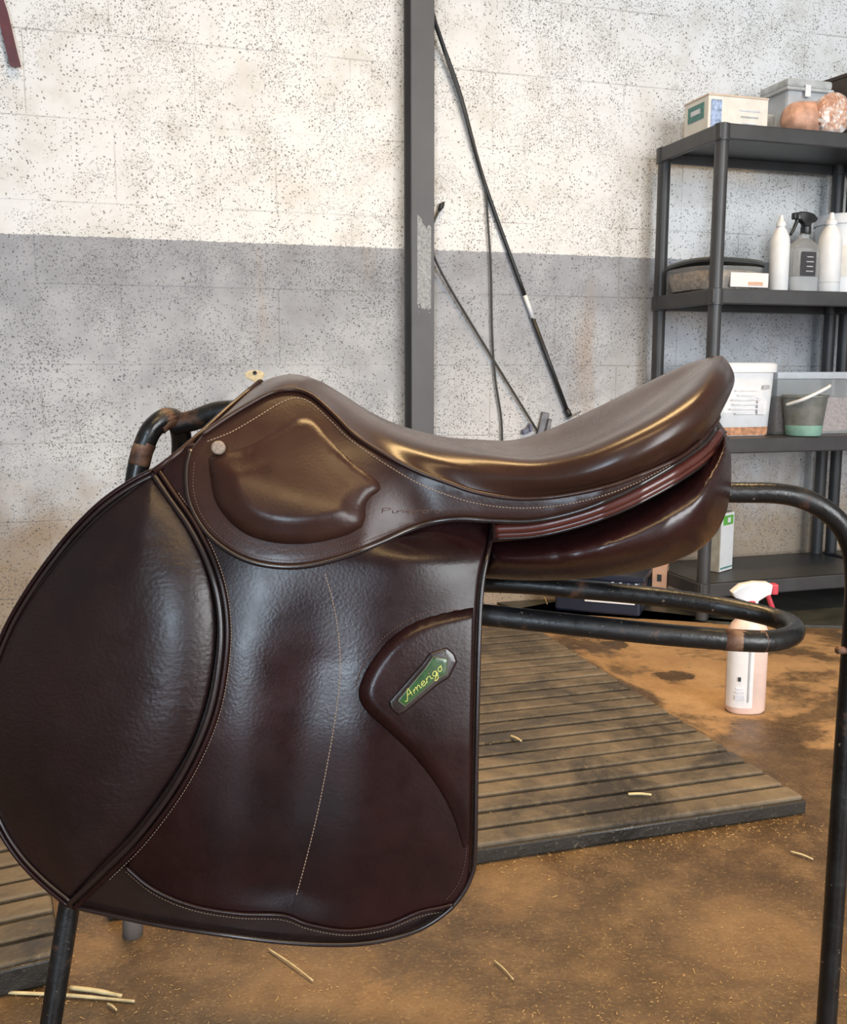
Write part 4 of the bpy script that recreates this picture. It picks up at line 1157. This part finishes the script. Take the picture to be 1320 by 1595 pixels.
text_part('LA', .012, bp + np.array([.024, -.0288, .158]), np.array([1.0, .25, 0]), K, t, 'ink')
for x_, z_, w_, h_ in ((-.024, .082, .006, .009), (-.022, .060, .016, .003), (-.022, .052, .018, .003), (-.022, .040, .020, .010)):
    v, f = rbox(bp + np.array([x_, -.0292, z_]), (w_, .0022, h_), [np.array([.96, -.28, 0]), np.array([.28, .96, 0]), K], 0); build('label_print', v, f, 'ink' if z_ > .08 else 'pale_ink', t, smooth=False)
trigger_spray(t, bp, AXF, 'white_plastic', 'red_plastic', .234, neckmat='red_plastic', S=1.22)

# ------------------------------------------------------------------ things on the wall
def wp(px, py, out=.012): return on_wall(px, py, out)


t = thing('lunge_whip', wp(888, 646), 'long black lunge whip leaning across the wall from the top of the post', 'whip')
m = MB().add(*tube(spline([wp(652, -60, .092), wp(667, 0, .075), wp(690, 70, .030), wp(718, 150), wp(755, 285), wp(819, 463)], 6), .0062, 10)); build('shaft', m.v, m.f, 'whip', t)
m = MB().add(*tube([wp(818, 460), wp(831, 497)], .0068, 10)); build('white_tag', m.v, m.f, 'white_plastic', t)
m = MB().add(*tube([wp(830, 495), wp(884, 640)], .0068, 10)); build('handle', m.v, m.f, 'whip', t)
m = MB().add(*tube([wp(883, 638), wp(888, 648)], .0095, 12)); build('end_cap', m.v, m.f, 'whip', t)
m = MB().add(*tube(spline([wp(676, 20, .030), wp(690, 75, .026), wp(716, 150, .022), wp(750, 265, .020), wp(757, 300), wp(760, 340), wp(765, 420), wp(767, 520), wp(772, 590), wp(781, 650), wp(783, 700)], 6), .0034, 8)); build('lash', m.v, m.f, 'cord', t)
t = thing('schooling_whip', wp(835, 668), 'thin dark whip bent around the post, its tassel tip on the white wall', 'whip')
m = MB().add(*tube(spline([wp(684, 328, .010), wp(676, 345, .025), wp(671.5, 362, .040), wp(671.5, 384, .040), wp(680, 408, .025), wp(705, 455, .014), wp(770, 562, .012), wp(838, 672, .012)], 6), .0036, 8)); build('shaft', m.v, m.f, 'cord', t)
m = MB().add(*tube([wp(683, 330, .010), wp(688, 320, .010), wp(692, 315, .010)], [.004, .009, .003], 8)); build('tassel', m.v, m.f, 'whip', t)
t = thing('wall_nail', wp(896, 646, .01), 'bent nail in the grey wall under the long whip end', 'nail')
m = MB().add(*tube([wp(886, 652, -.005), wp(886, 652, .022)], .0026, 8)); build('shank', m.v, m.f, 'grey_metal', t)
m = MB().add(*tube([wp(886, 652, .020), wp(905, 641, .020)], .0022, 8)); build('bent_end', m.v, m.f, 'grey_metal', t)
t = thing('wall_bracket', wp(848, 665, .01), 'small dark grey metal bracket on the wall behind the seat dip', 'bracket')
v, f = rbox(wp(846, 660, .008), (.026, .016, .075), [E1 * .97 - K * .24, E2, K * .97 + E1 * .24], .004); build('plate', v, f, 'grey_metal', t, smooth=False)
v, f = rbox(wp(853, 664, .016), (.012, .026, .05), [E1 * .97 - K * .24, E2, K * .97 + E1 * .24], .003); build('arm', v, f, 'grey_metal', t, smooth=False)
t = thing('cable_clip', wp(822, 672, .01), 'small slate-blue clip on the wall beside the thin whip', 'clip')
v, f = rbox(wp(820, 671, .010), (.030, .020, .016), [E1 * .94 + K * .34, E2, K * .94 - E1 * .34], .004); build('clip_body', v, f, 'blue_metal', t, smooth=False)
v, f = rbox(wp(826, 666, .016), (.010, .024, .022), AXW, .003); build('clip_jaw', v, f, 'blue_metal', t, smooth=False)
# chipped screw hole above the pommel
t = thing('screw_anchor', wp(397, 585, 0), 'old yellowed wall plug in a chipped patch above the pommel', 'wall plug')
ring = [(-.030, .004), (-.018, .012), (.002, .014), (.022, .010), (.030, .0), (.022, -.012), (.010, -.016), (.004, -.030), (-.006, -.018), (-.024, -.010)]
c = on_wall(397, 584, .0)
v = [c + E1 * a + K * b - E2 * .0005 for a, b in ring] + [c + E1 * a * .8 + K * b * .8 - E2 * .0022 for a, b in ring]; n = len(ring)
f = [tuple(range(n, 2 * n))] + [(i, (i + 1) % n, n + (i + 1) % n, n + i) for i in range(n)]; build('chipped_patch', v, f, 'plaster', t, smooth=False)
m = MB().add(*lathe(c + K * .006 - E2 * .0015, [(.0060, 0), (.0060, .003), (.0042, .0032), (.0040, .001)], 14, ax=[E1, K, -E2])); build('plug_collar', m.v, m.f, 'ink', t)
# red strap hanging at upper left
t = thing('leather_strap', wp(-4, -20, .02), 'dark red leather strap hanging on the white wall at the upper left corner', 'strap')
cl = [wp(-32, -150, .03), wp(-22, -100, .022), wp(-8, -20, .018), wp(4, 20, .016), wp(14, 62, .015), wp(24.5, 104, .014)]
cl = spline(cl, 5); v, f = [], []
for p in cl:
    for a, b in ((-1, 0), (1, 0), (1, 1), (-1, 1)): v.append(p + E1 * a * .0135 - E2 * b * .005)
for i in range(len(cl) - 1):
    for k in range(4): l = (k + 1) % 4; f.append((i * 4 + k, i * 4 + l, i * 4 + 4 + l, i * 4 + 4 + k))
f += [(0, 1, 2, 3), tuple(len(v) - 4 + i for i in range(4))]; build('strap_body', v, f, 'red_strap', t, smooth=False)
pk = wp(-32, -150, .0)
m = MB().add(*tube([pk + E2 * .01, pk - E2 * .05, pk - E2 * .055 + K * .02], .004, 8)); build('hook', m.v, m.f, 'grey_metal', t)

# ------------------------------------------------------------------ straw
def stalk(p0, p1, label, r=.0022, zz=.004, bend=0.006):
    a = at_floor(*p0); b = at_floor(*p1); a[2] = zz; b[2] = zz; m_ = (a + b) / 2; m_[2] += bend * 0.2
    d = b - a; m_ = m_ + np.array([-d[1], d[0], 0]) * .006
    v, f = tube(spline([a, m_, b], 6), [r] * 9 + [r * .8] * 4, 6)
    o = build('straw_stalk', v, f, 'straw', smooth=True, loc=(float(a[0]), float(a[1]), 0.0)); return tag(o, label, 'straw', 'straw stalks on the floor')


stalk((6, 1549), (210, 1563), 'long pale straw stalk lying past the rack\'s front leg', .0022, .003)
stalk((110, 1543), (190, 1556), 'broad flat straw stalk just right of the rack\'s front leg', .0030, .004)
stalk((418, 1482), (488, 1532), 'thin straw stalk on the floor below the saddle flap', .0012)
stalk((1232, 1330), (1267, 1342), 'short straw stalk on the floor near the right leg of the rack', .0016)
stalk((978, 1266), (1014, 1267), 'thick straw scrap lying near the front edge of the large mat', .0024, .034)
stalk((796, 1172), (812, 1180), 'small straw scrap on the large mat beside the saddle flap', .0026, .034)
stalk((843, 925), (853, 946), 'straw stalk standing out on the black sheet left of the navy tub', .0022, .010)
stalk((168, 1568), (182, 1578), 'tiny forked straw bit at the bottom left of the floor', .0014)
stalk((770, 1500), (800, 1530), 'fine straw stalk on the bare floor right of the saddle flap', .0010)

# loose chaff: nobody could count it
rng = np.random.RandomState(11); cv, cf = [], []
def bit(x, y, z_, L, w_, a):
    n = len(cv); c, s = math.cos(a) * L / 2, math.sin(a) * L / 2; e, g = -math.sin(a) * w_ / 2, math.cos(a) * w_ / 2; h = w_ * .6
    for zz in (0, h):
        for k, l in ((1, 1), (1, -1), (-1, -1), (-1, 1)): cv.append((x + k * c + l * e, y + k * s + l * g, z_ + zz + (k * L * .05 if zz else 0)))
    cf.extend([(n, n + 1, n + 2, n + 3), (n + 7, n + 6, n + 5, n + 4)] + [(n + k, n + (k + 1) % 4, n + 4 + (k + 1) % 4, n + 4 + k) for k in range(4)])


for i in range(2600):
    px = rng.uniform(-60, 1380); py = 1180 + 480 * rng.uniform(0, 1) ** .7
    p = at_floor(px, py); rel = p - MAT_FR; a_ = rel @ E1; b_ = rel @ E2
    onm = (-1.14 < a_ < 0) and (0 < b_ < 1.2)
    if onm and rng.uniform() < .8: continue
    if rng.uniform() < .25 + .35 * math.sin(p[0] * 9 + p[1] * 7): continue
    big = rng.uniform() < .05
    bit(p[0], p[1], .0305 if onm else .0008, rng.uniform(.0015, .0045) * (2.2 if big else 1), rng.uniform(.0004, .0009), rng.uniform(0, PI))
for i in range(230):                                # swept up along the front edge of the mat
    s_ = -abs(rng.normal(0, .4)); p = MAT_FR + E1 * s_ - E2 * abs(rng.normal(0, .03)); bit(p[0], p[1], .0008, rng.uniform(.002, .006), rng.uniform(.0005, .0011), rng.uniform(0, PI))
o = build('chaff', cv, cf, 'chaff', smooth=False); tag(o, 'loose chaff and straw dust scattered over the floor', 'chaff', kind='stuff')
